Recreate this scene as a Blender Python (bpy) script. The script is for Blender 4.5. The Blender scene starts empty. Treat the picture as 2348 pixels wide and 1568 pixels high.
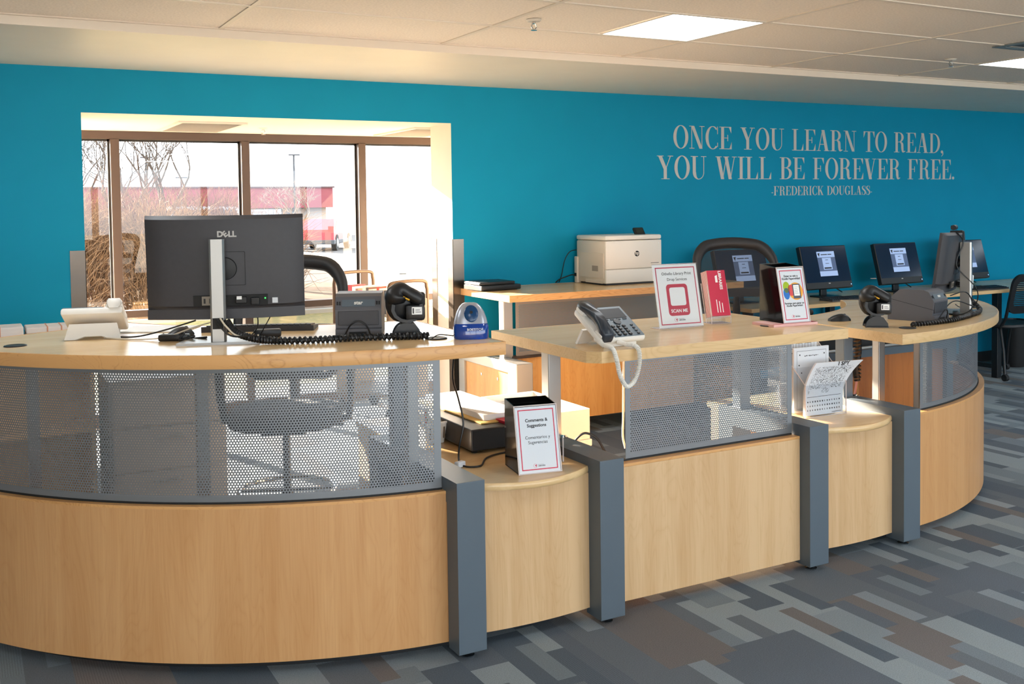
import bpy, bmesh, math, random
import numpy as np
from mathutils import Matrix, Vector
random.seed(7)
RNG = np.random.default_rng(11)
PI = math.pi
R = math.radians
scene = bpy.context.scene
COL = scene.collection

# ------------------------------------------------------------------ camera
H = 1.6
YAW, PITCH, ROLL, FPX, SHY = R(28.417), R(2.305), R(0.770), 2339.7, -218.4
_f = Vector((math.sin(YAW) * math.cos(PITCH), math.cos(YAW) * math.cos(PITCH), -math.sin(PITCH)))
_r0 = Vector((math.cos(YAW), -math.sin(YAW), 0))
_u0 = _r0.cross(_f)
_r = _r0 * math.cos(ROLL) - _u0 * math.sin(ROLL)
_u = _r0 * math.sin(ROLL) + _u0 * math.cos(ROLL)
cam = bpy.data.objects.new('camera', bpy.data.cameras.new('camera'))
COL.objects.link(cam)
cam.matrix_world = Matrix(((_r.x, _u.x, -_f.x, 0), (_r.y, _u.y, -_f.y, 0), (_r.z, _u.z, -_f.z, H), (0, 0, 0, 1)))
cam.data.sensor_width = 36
cam.data.lens = 36 * FPX / 2348
cam.data.shift_y = SHY / 2348
cam.data.clip_start = 0.05
cam.data.clip_end = 400
scene.camera = cam

# ------------------------------------------------------------------ light, exposure
scene.view_settings.view_transform = 'Standard'
scene.view_settings.look = 'None'
scene.view_settings.exposure = 0.92
scene.view_settings.gamma = 1.0
scene.view_settings.use_curve_mapping = False
scene.cycles.transparent_max_bounces = 40
SKY_STRENGTH = 3.6
SUN_STRENGTH = 42.0
PANEL_STRENGTH = 7.0
world = bpy.data.worlds.new('sky')
scene.world = world
world.use_nodes = True
wn = world.node_tree.nodes
wn['Background'].inputs[0].default_value = (0.80, 0.91, 1.0, 1)
wn['Background'].inputs[1].default_value = SKY_STRENGTH
sun = bpy.data.objects.new('sun', bpy.data.lights.new('sun', 'SUN'))
COL.objects.link(sun)
sun.data.energy = SUN_STRENGTH
sun.data.color = (1.0, 0.81, 0.63)
sun.data.angle = R(0.6)
SUN_DIR = Vector((0.33, -1.0, -0.32)).normalized()
sun.rotation_euler = SUN_DIR.to_track_quat('-Z', 'Y').to_euler()
sun.location = (0, 30, 12)


def at(px, py, X=None, Y=None, Z=None):
    """world point where a sight line meets a plane (measuring aid)"""
    d = _r * ((px - 1174) / FPX) - _u * ((py - 784 - SHY) / FPX) + _f
    t = X / d.x if X is not None else Y / d.y if Y is not None else (Z - H) / d.z
    return Vector((0, 0, H)) + d * t


# ------------------------------------------------------------------ materials
def lin(c):
    return tuple((x / 12.92 if x <= 0.04045 else ((x + 0.055) / 1.055) ** 2.4) for x in c)


def hx(h):
    return lin(tuple(int(h[i:i + 2], 16) / 255 for i in (0, 2, 4)))


MATS = {}


def mat(name, color='808080', rough=0.5, metal=0.0, emit=None, estr=0.0, noise=0.0, nscale=30, bump=0.0, spec=0.5,
        trans=0.0, alpha=1.0, coat=0.0, stretch=(1, 1, 1), color2=None):
    if name in MATS:
        return MATS[name]
    m = bpy.data.materials.new(name)
    m.use_nodes = True
    nt = m.node_tree
    b = nt.nodes['Principled BSDF']
    c = hx(color) if isinstance(color, str) else color
    b.inputs['Base Color'].default_value = (*c, 1)
    b.inputs['Roughness'].default_value = rough
    b.inputs['Metallic'].default_value = metal
    b.inputs['Specular IOR Level'].default_value = spec
    b.inputs['Transmission Weight'].default_value = trans
    b.inputs['Alpha'].default_value = alpha
    b.inputs['Coat Weight'].default_value = coat
    if emit:
        b.inputs['Emission Color'].default_value = (*(hx(emit) if isinstance(emit, str) else emit), 1)
        b.inputs['Emission Strength'].default_value = estr
    if noise or bump or color2:
        tc = nt.nodes.new('ShaderNodeTexCoord')
        mp = nt.nodes.new('ShaderNodeMapping')
        mp.inputs['Scale'].default_value = stretch
        nz = nt.nodes.new('ShaderNodeTexNoise')
        nz.inputs['Scale'].default_value = nscale
        nz.inputs['Detail'].default_value = 4
        nt.links.new(tc.outputs['Object'], mp.inputs[0])
        nt.links.new(mp.outputs[0], nz.inputs['Vector'])
        if noise or color2:
            rp = nt.nodes.new('ShaderNodeValToRGB')
            c2 = hx(color2) if color2 else tuple(x * (1 - noise) for x in c)
            c1 = c if color2 else tuple(min(1, x * (1 + noise)) for x in c)
            rp.color_ramp.elements[0].position = 0.3
            rp.color_ramp.elements[1].position = 0.7
            rp.color_ramp.elements[0].color = (*c2, 1)
            rp.color_ramp.elements[1].color = (*c1, 1)
            nt.links.new(nz.outputs[0], rp.inputs[0])
            nt.links.new(rp.outputs[0], b.inputs['Base Color'])
        if bump:
            bp = nt.nodes.new('ShaderNodeBump')
            bp.inputs['Strength'].default_value = bump
            bp.inputs['Distance'].default_value = 0.002
            nt.links.new(nz.outputs[0], bp.inputs['Height'])
            nt.links.new(bp.outputs[0], b.inputs['Normal'])
    MATS[name] = m
    return m


def wood(name, light, dark, axis='Z', rough=0.32, fig=1.0, wide=9.0):
    """maple veneer: long soft streaks along one axis, finer pores, and wavy figure"""
    if name in MATS:
        return MATS[name]
    m = bpy.data.materials.new(name)
    m.use_nodes = True
    nt = m.node_tree
    N, L = nt.nodes, nt.links
    b = N['Principled BSDF']
    b.inputs['Roughness'].default_value = rough
    tc = N.new('ShaderNodeTexCoord')

    def nz(scale, stretch, detail=3, dist=0.0):
        s = [scale] * 3
        s['XYZ'.index(axis)] = scale * stretch
        mp = N.new('ShaderNodeMapping')
        mp.inputs['Scale'].default_value = s
        t = N.new('ShaderNodeTexNoise')
        t.inputs['Scale'].default_value = 1
        t.inputs['Detail'].default_value = detail
        t.inputs['Distortion'].default_value = dist
        L.new(tc.outputs['Object'], mp.inputs[0])
        L.new(mp.outputs[0], t.inputs['Vector'])
        return t.outputs[0]
    a = nz(wide, 0.07, 3, 0.6)
    c = nz(160, 0.02, 2)
    d = nz(6, 0.16, 2, 1.5)
    # growth-ring lines: a sine of the stretched noise
    mu = N.new('ShaderNodeMath'); mu.operation = 'MULTIPLY'; mu.inputs[1].default_value = 46
    sn = N.new('ShaderNodeMath'); sn.operation = 'SINE'
    ab = N.new('ShaderNodeMath'); ab.operation = 'ABSOLUTE'
    pw = N.new('ShaderNodeMath'); pw.operation = 'POWER'; pw.inputs[1].default_value = 0.35
    L.new(d, mu.inputs[0]); L.new(mu.outputs[0], sn.inputs[0]); L.new(sn.outputs[0], ab.inputs[0]); L.new(ab.outputs[0], pw.inputs[0])
    m1 = N.new('ShaderNodeMath'); m1.operation = 'MULTIPLY_ADD'; m1.inputs[1].default_value = 0.35
    L.new(c, m1.inputs[0]); L.new(a, m1.inputs[2])
    m2 = N.new('ShaderNodeMath'); m2.operation = 'MULTIPLY_ADD'; m2.inputs[1].default_value = 0.22 * fig
    L.new(pw.outputs[0], m2.inputs[0]); L.new(m1.outputs[0], m2.inputs[2])
    rp = N.new('ShaderNodeValToRGB')
    rp.color_ramp.elements[0].position = 0.42
    rp.color_ramp.elements[1].position = 0.98
    rp.color_ramp.elements[0].color = (*hx(dark), 1)
    rp.color_ramp.elements[1].color = (*hx(light), 1)
    L.new(m2.outputs[0], rp.inputs[0])
    L.new(rp.outputs[0], b.inputs['Base Color'])
    MATS[name] = m
    return m


def carpet_mat():
    m = bpy.data.materials.new('carpet')
    m.use_nodes = True
    nt = m.node_tree
    N, L = nt.nodes, nt.links
    b = N['Principled BSDF']
    b.inputs['Roughness'].default_value = 0.95
    b.inputs['Specular IOR Level'].default_value = 0.15
    geo = N.new('ShaderNodeNewGeometry')
    sep = N.new('ShaderNodeSeparateXYZ')
    L.new(geo.outputs['Position'], sep.inputs[0])

    def mth(op, a, b_=None, c=None):
        n = N.new('ShaderNodeMath'); n.operation = op
        for i, v in enumerate((a, b_, c)):
            if v is None:
                continue
            if isinstance(v, (int, float)):
                n.inputs[i].default_value = v
            else:
                L.new(v, n.inputs[i])
        return n.outputs[0]

    def wnoise(x, y, seed):
        cb = N.new('ShaderNodeCombineXYZ')
        L.new(x, cb.inputs[0]); L.new(y, cb.inputs[1]); cb.inputs[2].default_value = seed
        w = N.new('ShaderNodeTexWhiteNoise'); w.noise_dimensions = '3D'
        L.new(cb.outputs[0], w.inputs['Vector'])
        return w.outputs['Value']
    zero = mth('MULTIPLY', sep.outputs[0], 0.0)

    def layer(width, length, seed):
        row = mth('FLOOR', mth('DIVIDE', sep.outputs[0], width))
        off = mth('MULTIPLY', wnoise(row, zero, seed), 5.0)
        ln = mth('MULTIPLY_ADD', wnoise(row, zero, seed + 3.3), length * 0.8, length * 0.6)
        cell = mth('FLOOR', mth('DIVIDE', mth('ADD', sep.outputs[1], off), ln))
        return wnoise(row, cell, seed + 7.1), wnoise(row, cell, seed + 9.7)
    a, a2 = layer(0.150, 0.46, 1.0)
    c, c2 = layer(0.075, 0.34, 2.0)
    d, d2 = layer(0.30, 0.62, 4.0)
    use = mth('GREATER_THAN', c2, 0.66)
    big = mth('GREATER_THAN', d2, 0.86)
    val = mth('ADD', mth('MULTIPLY', a, mth('SUBTRACT', 1.0, use)), mth('MULTIPLY', c, use))
    val = mth('ADD', mth('MULTIPLY', val, mth('SUBTRACT', 1.0, big)), mth('MULTIPLY', d, big))
    rp = N.new('ShaderNodeValToRGB')
    rp.color_ramp.interpolation = 'CONSTANT'
    els = rp.color_ramp.elements
    cols = [(0.0, '5a646e'), (0.16, '788289'), (0.36, '697077'), (0.5, '858f96'), (0.66, '736f6e'), (0.78, '626a73'), (0.9, '8e989d')]
    els[0].position = 0; els[0].color = (*hx(cols[0][1]), 1)
    els[1].position = cols[1][0]; els[1].color = (*hx(cols[1][1]), 1)
    for p, h in cols[2:]:
        e = els.new(p); e.color = (*hx(h), 1)
    L.new(val, rp.inputs[0])
    # loop pile speckle and rib
    nz = N.new('ShaderNodeTexNoise'); nz.inputs['Scale'].default_value = 260; nz.inputs['Detail'].default_value = 3
    L.new(geo.outputs['Position'], nz.inputs['Vector'])
    rib = mth('SINE', mth('MULTIPLY', sep.outputs[0], 2 * PI / 0.0085))
    ribw = mth('GREATER_THAN', a2, 0.55)
    fac = mth('ADD', mth('MULTIPLY_ADD', nz.outputs[0], 0.9, 0.55), mth('MULTIPLY', mth('MULTIPLY', rib, ribw), 0.10))
    mx = N.new('ShaderNodeMix'); mx.data_type = 'RGBA'; mx.blend_type = 'MULTIPLY'; mx.inputs[0].default_value = 1
    cbn = N.new('ShaderNodeCombineColor')
    for i in range(3):
        L.new(fac, cbn.inputs[i])
    L.new(rp.outputs[0], mx.inputs[6]); L.new(cbn.outputs[0], mx.inputs[7])
    L.new(mx.outputs[2], b.inputs['Base Color'])
    bp = N.new('ShaderNodeBump'); bp.inputs['Strength'].default_value = 0.5; bp.inputs['Distance'].default_value = 0.003
    L.new(nz.outputs[0], bp.inputs['Height']); L.new(bp.outputs[0], b.inputs['Normal'])
    return m


def glass_mat(name, tint=(1, 1, 1), gloss=1.0, haze=0.0):
    """thin sheet: see-through with a Fresnel mirror on top"""
    if name in MATS:
        return MATS[name]
    m = bpy.data.materials.new(name)
    m.use_nodes = True
    nt = m.node_tree
    N, L = nt.nodes, nt.links
    N.remove(N['Principled BSDF'])
    out = N['Material Output']
    tr = N.new('ShaderNodeBsdfTransparent'); tr.inputs[0].default_value = (*tint, 1)
    gl = N.new('ShaderNodeBsdfGlossy'); gl.inputs['Roughness'].default_value = 0.0
    lw = N.new('ShaderNodeLayerWeight'); lw.inputs[0].default_value = 0.5
    pw = N.new('ShaderNodeMath'); pw.operation = 'POWER'; pw.inputs[1].default_value = 5
    fr = N.new('ShaderNodeMath'); fr.operation = 'MULTIPLY_ADD'; fr.inputs[1].default_value = 0.96; fr.inputs[2].default_value = 0.04
    L.new(lw.outputs['Facing'], pw.inputs[0]); L.new(pw.outputs[0], fr.inputs[0])
    mu = N.new('ShaderNodeMath'); mu.operation = 'MULTIPLY'; mu.inputs[1].default_value = gloss; mu.use_clamp = True
    mx = N.new('ShaderNodeMixShader')
    L.new(fr.outputs[0], mu.inputs[0]); L.new(mu.outputs[0], mx.inputs[0])
    L.new(tr.outputs[0], mx.inputs[1]); L.new(gl.outputs[0], mx.inputs[2])
    L.new(mx.outputs[0], out.inputs[0])
    MATS[name] = m
    return m


def mesh_fabric(name, color, open_=0.42):
    if name in MATS:
        return MATS[name]
    m = mat(name, color, 0.8)
    nt = m.node_tree
    N, L = nt.nodes, nt.links
    tr = N.new('ShaderNodeBsdfTransparent')
    mx = N.new('ShaderNodeMixShader'); mx.inputs[0].default_value = open_
    L.new(N['Principled BSDF'].outputs[0], mx.inputs[1]); L.new(tr.outputs[0], mx.inputs[2])
    L.new(mx.outputs[0], N['Material Output'].inputs[0])
    return m


M_TEAL = mat('teal_paint', '008aae', 0.6, noise=0.03, nscale=3, bump=0.05, spec=0.18)
M_CREAM = mat('cream_paint', 'e8dac8', 0.6, noise=0.02, nscale=4)
M_SOFFIT = mat('soffit_paint', 'e6dac4', 0.42, noise=0.02, nscale=4)
M_TILE = mat('ceiling_tile_fibre', 'efe3d4', 0.9, noise=0.08, nscale=90, bump=0.5)
M_TEE = mat('ceiling_tee_metal', 'e2d6c6', 0.5)
M_LAMP = mat('lamp_panel', 'ffffff', 0.4, emit=(0.93, 0.97, 1.0), estr=PANEL_STRENGTH)
M_CARPET = carpet_mat()
M_FRONT = wood('maple_front', 'd8b488', 'c09564', 'Z', 0.34, 0.8)
M_FRONT_OR = wood('maple_front_warm', 'd4a26d', 'bd8550', 'Z', 0.32, 0.7)
M_TOP = wood('maple_top', 'e4c392', 'd3ac76', 'X', 0.22, 0.5)
M_EDGE = wood('maple_edge', 'd8a266', 'ad743a', 'X', 0.35, 1.9, 4)
M_EDGE2 = wood('maple_edge_pale', 'dbb884', 'c09660', 'X', 0.35, 1.3, 4)
M_CHERRY = wood('warm_panel', 'd9a05c', 'c07f3a', 'Z', 0.4, 1.0)
M_POST = mat('grey_post_paint', '59646d', 0.42, 0.15, noise=0.02, nscale=8)
M_PERF = mat('perforated_steel', '83868a', 0.38, 0.45)
M_STEEL = mat('brushed_steel', '8a8178', 0.25, 1.0, noise=0.05, nscale=20, stretch=(1, 1, 8))
M_ALU = mat('satin_aluminium', 'a19f9c', 0.36, 0.8)
M_BRONZE = mat('bronze_frame', '3f3129', 0.45, 0.2)
M_CHROME = mat('chrome', 'd0d0d0', 0.15, 1.0)
M_BLACK = mat('black_plastic', '18181a', 0.42)
M_BLACKM = mat('black_matte', '141415', 0.7)
M_CHAR = mat('charcoal_plastic', '37363a', 0.5, noise=0.05, nscale=60)
M_GREY = mat('grey_plastic', '55555a', 0.45)
M_GLOSSB = mat('gloss_black_acrylic', '0b0a09', 0.10, spec=0.18)
M_WHITE = mat('white_plastic', 'e8e4dc', 0.38)
M_OFFW = mat('offwhite_plastic', 'd9d0c2', 0.42)
M_PAPER = mat('white_paper', 'eeeeec', 0.7)
M_PAPERB = mat('cool_paper', 'd3d8de', 0.7)
M_RED = mat('red_print', 'c2173f', 0.5)
M_INK = mat('black_ink', '1c1c20', 0.6)
M_SILVERTXT = mat('silver_letter', 'c0bdb9', 0.5)
M_GLASS = glass_mat('window_glass', (0.97, 0.98, 0.97), 1.3)   # double glazing: four reflecting faces
M_ACRYL = glass_mat('clear_acrylic', (0.95, 0.96, 0.97), 1.4)
M_ACRYLE = mat('acrylic_edge', 'e9d9d4', 0.2, alpha=0.55)
M_CABLE = mat('black_cable', '101012', 0.4)
M_CABLEW = mat('pale_cable', 'cfc3ae', 0.5)


# ------------------------------------------------------------------ mesh helpers
class MB:
    def __init__(s):
        s.v, s.f, s.m = [], [], []

    def add(s, vs, fs, mi=0, M=None):
        o = len(s.v)
        for p in vs:
            p = Vector(p)
            s.v.append(tuple(M @ p) if M is not None else tuple(p))
        for f in fs:
            s.f.append(tuple(i + o for i in f)); s.m.append(mi)
        return s

    def box(s, x0, x1, y0, y1, z0, z1, b=0.0, mi=0, M=None, seg=2):
        if b <= 0:
            vs = [(x, y, z) for z in (z0, z1) for y in (y0, y1) for x in (x0, x1)]
            fs = [(0, 2, 3, 1), (4, 5, 7, 6), (0, 1, 5, 4), (2, 6, 7, 3), (0, 4, 6, 2), (1, 3, 7, 5)]
            return s.add(vs, fs, mi, M)
        bm = bmesh.new()
        bmesh.ops.create_cube(bm, size=1)
        for v in bm.verts:
            v.co = Vector(((x0 + x1) / 2 + v.co.x * (x1 - x0), (y0 + y1) / 2 + v.co.y * (y1 - y0), (z0 + z1) / 2 + v.co.z * (z1 - z0)))
        b = min(b, 0.49 * min(abs(x1 - x0), abs(y1 - y0), abs(z1 - z0)))
        bmesh.ops.bevel(bm, geom=bm.edges[:], offset=b, segments=seg, affect='EDGES', profile=0.5)
        bm.verts.index_update()
        s.add([v.co[:] for v in bm.verts], [[v.index for v in f.verts] for f in bm.faces], mi, M)
        bm.free()
        return s

    def tube(s, pts, r, n=8, mi=0, closed=False, M=None, flat=1.0):
        pts = [Vector(p) for p in pts]
        k = len(pts)
        rs = r if isinstance(r, (list, tuple)) else [r] * k
        rings = []
        up = None
        for i, p in enumerate(pts):
            a = pts[(i - 1) % k] if (closed or i > 0) else p
            c = pts[(i + 1) % k] if (closed or i < k - 1) else p
            t = (c - a)
            t = t.normalized() if t.length > 1e-9 else Vector((0, 0, 1))
            if up is None:
                up = Vector((0, 0, 1)) if abs(t.z) < 0.9 else Vector((1, 0, 0))
            x = up.cross(t)
            if x.length < 1e-6:
                x = Vector((1, 0, 0)).cross(t)
            x.normalize()
            y = t.cross(x).normalized()
            up = y
            rings.append([p + (x * math.cos(q) + y * math.sin(q) * flat) * rs[i] for q in [2 * PI * j / n for j in range(n)]])
        return s.loft(rings, mi, closed, M)

    def loft(s, rings, mi=0, closed=False, M=None, caps=True):
        n = len(rings[0])
        vs = [p for rg in rings for p in rg]
        fs = []
        k = len(rings)
        for i in range(k if closed else k - 1):
            a, b = i * n, ((i + 1) % k) * n
            for j in range(n):
                fs.append((a + j, a + (j + 1) % n, b + (j + 1) % n, b + j))
        if caps and not closed:
            fs.append(tuple(range(n - 1, -1, -1)))
            fs.append(tuple((k - 1) * n + j for j in range(n)))
        return s.add(vs, fs, mi, M)

    def lathe(s, prof, n=20, c=(0, 0, 0), mi=0, M=None):
        rings = [[(c[0] + r * math.cos(2 * PI * j / n), c[1] + r * math.sin(2 * PI * j / n), c[2] + z) for j in range(n)] for r, z in prof]
        return s.loft(rings, mi, False, M)

    def prism(s, poly, z0, z1, mi=0, M=None, side=None):
        n = len(poly)
        vs = [(x, y, z0) for x, y in poly] + [(x, y, z1) for x, y in poly]
        s.add(vs, [tuple(range(n - 1, -1, -1)), tuple(range(n, 2 * n))], mi, M)
        return s.add(vs, [(i, (i + 1) % n, n + (i + 1) % n, n + i) for i in range(n)], mi if side is None else side, M)

    def ring_prism(s, outer, inner, z0, z1, mi=0, M=None):
        """frame: the band between two loops of equal count"""
        n = len(outer)
        vs = [(x, y, z0) for x, y in outer] + [(x, y, z0) for x, y in inner] + [(x, y, z1) for x, y in outer] + [(x, y, z1) for x, y in inner]
        fs = []
        for i in range(n):
            j = (i + 1) % n
            fs += [(i, n + i, n + j, j), (2 * n + i, 2 * n + j, 3 * n + j, 3 * n + i), (i, j, 2 * n + j, 2 * n + i), (n + i, 3 * n + i, 3 * n + j, n + j)]
        return s.add(vs, fs, mi, M)


def build(name, mb, mats, parent=None, smooth=None, loc=None, rz=0.0):
    me = bpy.data.meshes.new(name)
    me.from_pydata(mb.v, [], mb.f)
    if not isinstance(mats, (list, tuple)):
        mats = [mats]
    for m in mats:
        me.materials.append(m)
    if len(mats) > 1:
        me.polygons.foreach_set('material_index', mb.m)
    if smooth:
        me.polygons.foreach_set('use_smooth', [True] * len(me.polygons))
        me.set_sharp_from_angle(angle=R(smooth))
    me.update()
    o = bpy.data.objects.new(name, me)
    COL.objects.link(o)
    if parent is not None:
        o.parent = parent
    if loc is not None:
        o.location = loc
    if rz:
        o.rotation_euler = (0, 0, rz)
    return o


def np_mesh(name, V, F, m, parent=None, smooth=False):
    me = bpy.data.meshes.new(name)
    nv, nf, k = len(V), len(F), F.shape[1]
    me.vertices.add(nv)
    me.vertices.foreach_set('co', np.ascontiguousarray(V, dtype=np.float32).ravel())
    me.loops.add(nf * k)
    me.loops.foreach_set('vertex_index', np.ascontiguousarray(F, dtype=np.int32).ravel())
    me.polygons.add(nf)
    me.polygons.foreach_set('loop_start', np.arange(0, nf * k, k, dtype=np.int32))
    me.polygons.foreach_set('use_smooth', np.full(nf, smooth))
    me.update(calc_edges=True)
    me.materials.append(m)
    o = bpy.data.objects.new(name, me)
    COL.objects.link(o)
    if parent is not None:
        o.parent = parent
    return o


def tag(o, label, cat, group=None):
    o['label'] = label
    o['category'] = cat
    if group:
        o['group'] = group
    return o


def thing(name, label, cat, loc=(0, 0, 0), rz=0.0, group=None):
    o = bpy.data.objects.new(name, None)
    COL.objects.link(o)
    o.empty_display_size = 0.1
    o.location = loc
    o.rotation_euler = (0, 0, rz)
    return tag(o, label, cat, group)


def structure(o):
    o['kind'] = 'structure'
    return o


def copy_tree(o, parent=None):
    c = o.copy()
    COL.objects.link(c)
    if parent is not None:
        c.parent = parent
    for ch in o.children:
        copy_tree(ch, c)
    return c


def text(name, s, size, m, parent, M, align='CENTER', ext=0.0003, bold=0.0, sx=1.0, sp=1.0, lsp=1.0):
    """lettering in the built-in face, lying in the local XY plane of M, as a mesh"""
    cu = bpy.data.curves.new(name, 'FONT')
    cu.body = s
    cu.size = size
    cu.extrude = ext
    cu.offset = bold
    cu.align_x = align
    cu.align_y = 'CENTER'
    cu.space_character = sp
    cu.space_line = lsp
    cu.resolution_u = 3
    t = bpy.data.objects.new(name, cu)
    COL.objects.link(t)
    dg = bpy.context.evaluated_depsgraph_get()
    me = bpy.data.meshes.new_from_object(t.evaluated_get(dg))
    bpy.data.objects.remove(t)
    bpy.data.curves.remove(cu)
    if sx != 1.0:
        me.transform(Matrix.Diagonal((sx, 1, 1, 1)))
    me.materials.clear()
    me.materials.append(m)
    o = bpy.data.objects.new(name, me)
    COL.objects.link(o)
    if parent is not None:
        o.parent = parent
    o.matrix_local = M
    return o


def frame_M(origin, xdir, ydir):
    """matrix whose XY plane holds xdir, ydir"""
    x = Vector(xdir).normalized()
    z = x.cross(Vector(ydir)).normalized()
    y = z.cross(x)
    o = Vector(origin)
    return Matrix(((x.x, y.x, z.x, o.x), (x.y, y.y, z.y, o.y), (x.z, y.z, z.z, o.z), (0, 0, 0, 1)))


def arc(cx, cy, r, a0, a1, n):
    """angles from the -Y axis, positive towards +X"""
    return [(cx + r * math.sin(a0 + (a1 - a0) * i / n), cy - r * math.cos(a0 + (a1 - a0) * i / n)) for i in range(n + 1)]


def rrect(w, h, r, n=5, cx=0, cy=0):
    out = []
    for qx, qy, a in ((1, 1, 0), (-1, 1, 90), (-1, -1, 180), (1, -1, 270)):
        for i in range(n + 1):
            t = R(a + 90 * i / n)
            out.append((cx + qx * (w / 2 - r) + r * math.cos(t), cy + qy * (h / 2 - r) + r * math.sin(t)))
    return out


def bez(pts, n=24):
    """smooth path through points (Catmull-Rom)"""
    P = [Vector(p) for p in pts]
    P = [P[0] * 2 - P[1]] + P + [P[-1] * 2 - P[-2]]
    out = []
    k = len(P) - 3
    per = max(2, n // k)
    for i in range(k):
        a, b, c, d = P[i:i + 4]
        for j in range(per):
            t = j / per
            out.append(0.5 * ((2 * b) + (c - a) * t + (2 * a - 5 * b + 4 * c - d) * t * t + (3 * b - a - 3 * c + d) * t ** 3))
    out.append(P[-2])
    return out


# ------------------------------------------------------------------ the room
YW = 6.62        # teal wall face
YC = 5.23        # edge of the tiled ceiling
ZC, ZS = 2.505, 2.46
X0, X1, YB = -4.0, 13.0, -5.5
OX0, OX1, OZ = 0.66, 3.10, 2.192   # opening in the teal wall
YB2 = 6.98       # back of the wall
YG = 8.10        # glazing

fl = MB().box(X0, X1, YB, YG + 0.1, -0.1, 0.0)
structure(build('floor', fl, M_CARPET))

w = MB()


def wall_piece(x0, x1, z0, z1):
    w.box(x0, x1, YW, YB2, z0, z1, mi=1)
    w.add([(x0, YW - 0.002, z0), (x1, YW - 0.002, z0), (x1, YW - 0.002, z1), (x0, YW - 0.002, z1),
           (x0, YW, z0), (x1, YW, z0), (x1, YW, z1), (x0, YW, z1)],
          [(0, 1, 2, 3), (0, 4, 5, 1), (3, 2, 6, 7), (0, 3, 7, 4), (1, 5, 6, 2)], 0)


wall_piece(X0, OX0, 0, ZS)
wall_piece(OX1, X1, 0, ZS)
wall_piece(OX0, OX1, OZ, ZS)
structure(build('wall_back', w, [M_TEAL, M_CREAM]))
structure(build('wall_left', MB().box(X0 - 0.1, X0, YB, YB2, 0, ZC + 0.1), M_CREAM))
structure(build('wall_right', MB().box(X1, X1 + 0.1, YB, YB2, 0, ZC + 0.1), M_TEAL))
wf = MB()  # unseen wall, its openings enlarged to bring in more daylight
wf.box(X0, X1, YB - 0.1, YB, 0, 0.10).box(X0, X1, YB - 0.1, YB, 2.42, ZC + 0.1)
for k in range(9):
    x = X0 + (X1 - X0) * k / 8
    wf.box(x - 0.06, x + 0.06, YB - 0.1, YB, 0.10, 2.42)
structure(build('wall_front', wf, M_CREAM))
structure(build('wall_bay_left', MB().box(-2.1, -2.0, YB2, YG, 0, 2.3), M_CREAM))
structure(build('wall_bay_right', MB().box(5.9, 6.0, YB2, YG, 0, 2.3), M_CREAM))
structure(build('ceiling_bay', MB().box(-2.1, 6.0, YB2, YG + 0.1, OZ, OZ + 0.1), M_CREAM))
structure(build('ceiling_soffit', MB().box(X0, X1, YC, YB2, ZS, ZC + 0.15), M_SOFFIT))
structure(build('trim_1', MB().box(X0, X1, YC - 0.006, YC, ZS, ZC + 0.01).box(X0, X1, YC - 0.028, YC - 0.006, ZC - 0.004, ZC + 0.006), M_TEE))
structure(build('roof', MB().box(X0 - 0.1, X1 + 0.1, YB - 0.1, YG + 0.35, ZC + 0.25, ZC + 0.35), M_CREAM))
structure(build('wall_upper', MB().box(X0, X1, YG - 0.02, YG + 0.1, OZ, ZC + 0.3), M_CREAM))
structure(build('baseboard_back', MB().box(X0, OX0, YW - 0.012, YW - 0.002, 0, 0.10).box(OX1, X1, YW - 0.012, YW - 0.002, 0, 0.10), M_BLACKM))

# tiled ceiling: tees, tiles that each sit in their own cell, and light panels
TX, TY = 1.2125, 0.647
tees = MB()
xs = [1.18 + TX * k for k in range(-4, 10)]
ys = [YC - TY * k for k in range(0, 17)]
for x in xs:
    tees.box(x - 0.012, x + 0.012, YB, YC, ZC - 0.003, ZC + 0.02)
for y in ys[1:]:
    tees.box(X0, X1, y - 0.012, y + 0.012, ZC - 0.0032, ZC + 0.02)
# light panels at the half-cells the photograph shows, and the same rhythm over the rest of the room
light_cells = []
for n in range(-1, 4):
    X = 3.02 + 3.02 * n
    for j in (1, 5, 9, 13):
        light_cells.append((X, X + 0.605, YC - TY * (j + 1), YC - TY * j))
ceil_o = structure(build('ceiling', tees, M_TEE))
tile_cache = {}
for i, xa in enumerate(xs[:-1]):
    for j in range(16):
        yb, ya = YC - TY * j, YC - TY * (j + 1)
        xl, xr = max(xa, X0), min(xa + TX, X1)
        segs = [(xl, xr)]
        for lx0, lx1, ly0, ly1 in light_cells:
            if abs(ly0 - ya) < 0.01:
                new = []
                for a, b in segs:
                    if lx1 <= a or lx0 >= b:
                        new.append((a, b))
                    else:
                        if lx0 - a > 0.03:
                            new.append((a, lx0))
                        if b - lx1 > 0.03:
                            new.append((lx1, b))
                segs = new
        for a, b in segs:
            cx, cy = (a + b) / 2, (ya + yb) / 2
            key = (round(b - a, 3))
            if key not in tile_cache:
                hw, hh = (b - a) / 2 - 0.010, TY / 2 - 0.010
                mb = MB().box(-hw, hw, -hh, hh, 0.0, 0.016)
                tile_cache[key] = build('ceiling_tile', mb, M_TILE, ceil_o, loc=(cx, cy, ZC + 0.002))
            else:
                t = tile_cache[key].copy()
                COL.objects.link(t)
                t.location = (cx, cy, ZC + 0.002)
first = None
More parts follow.
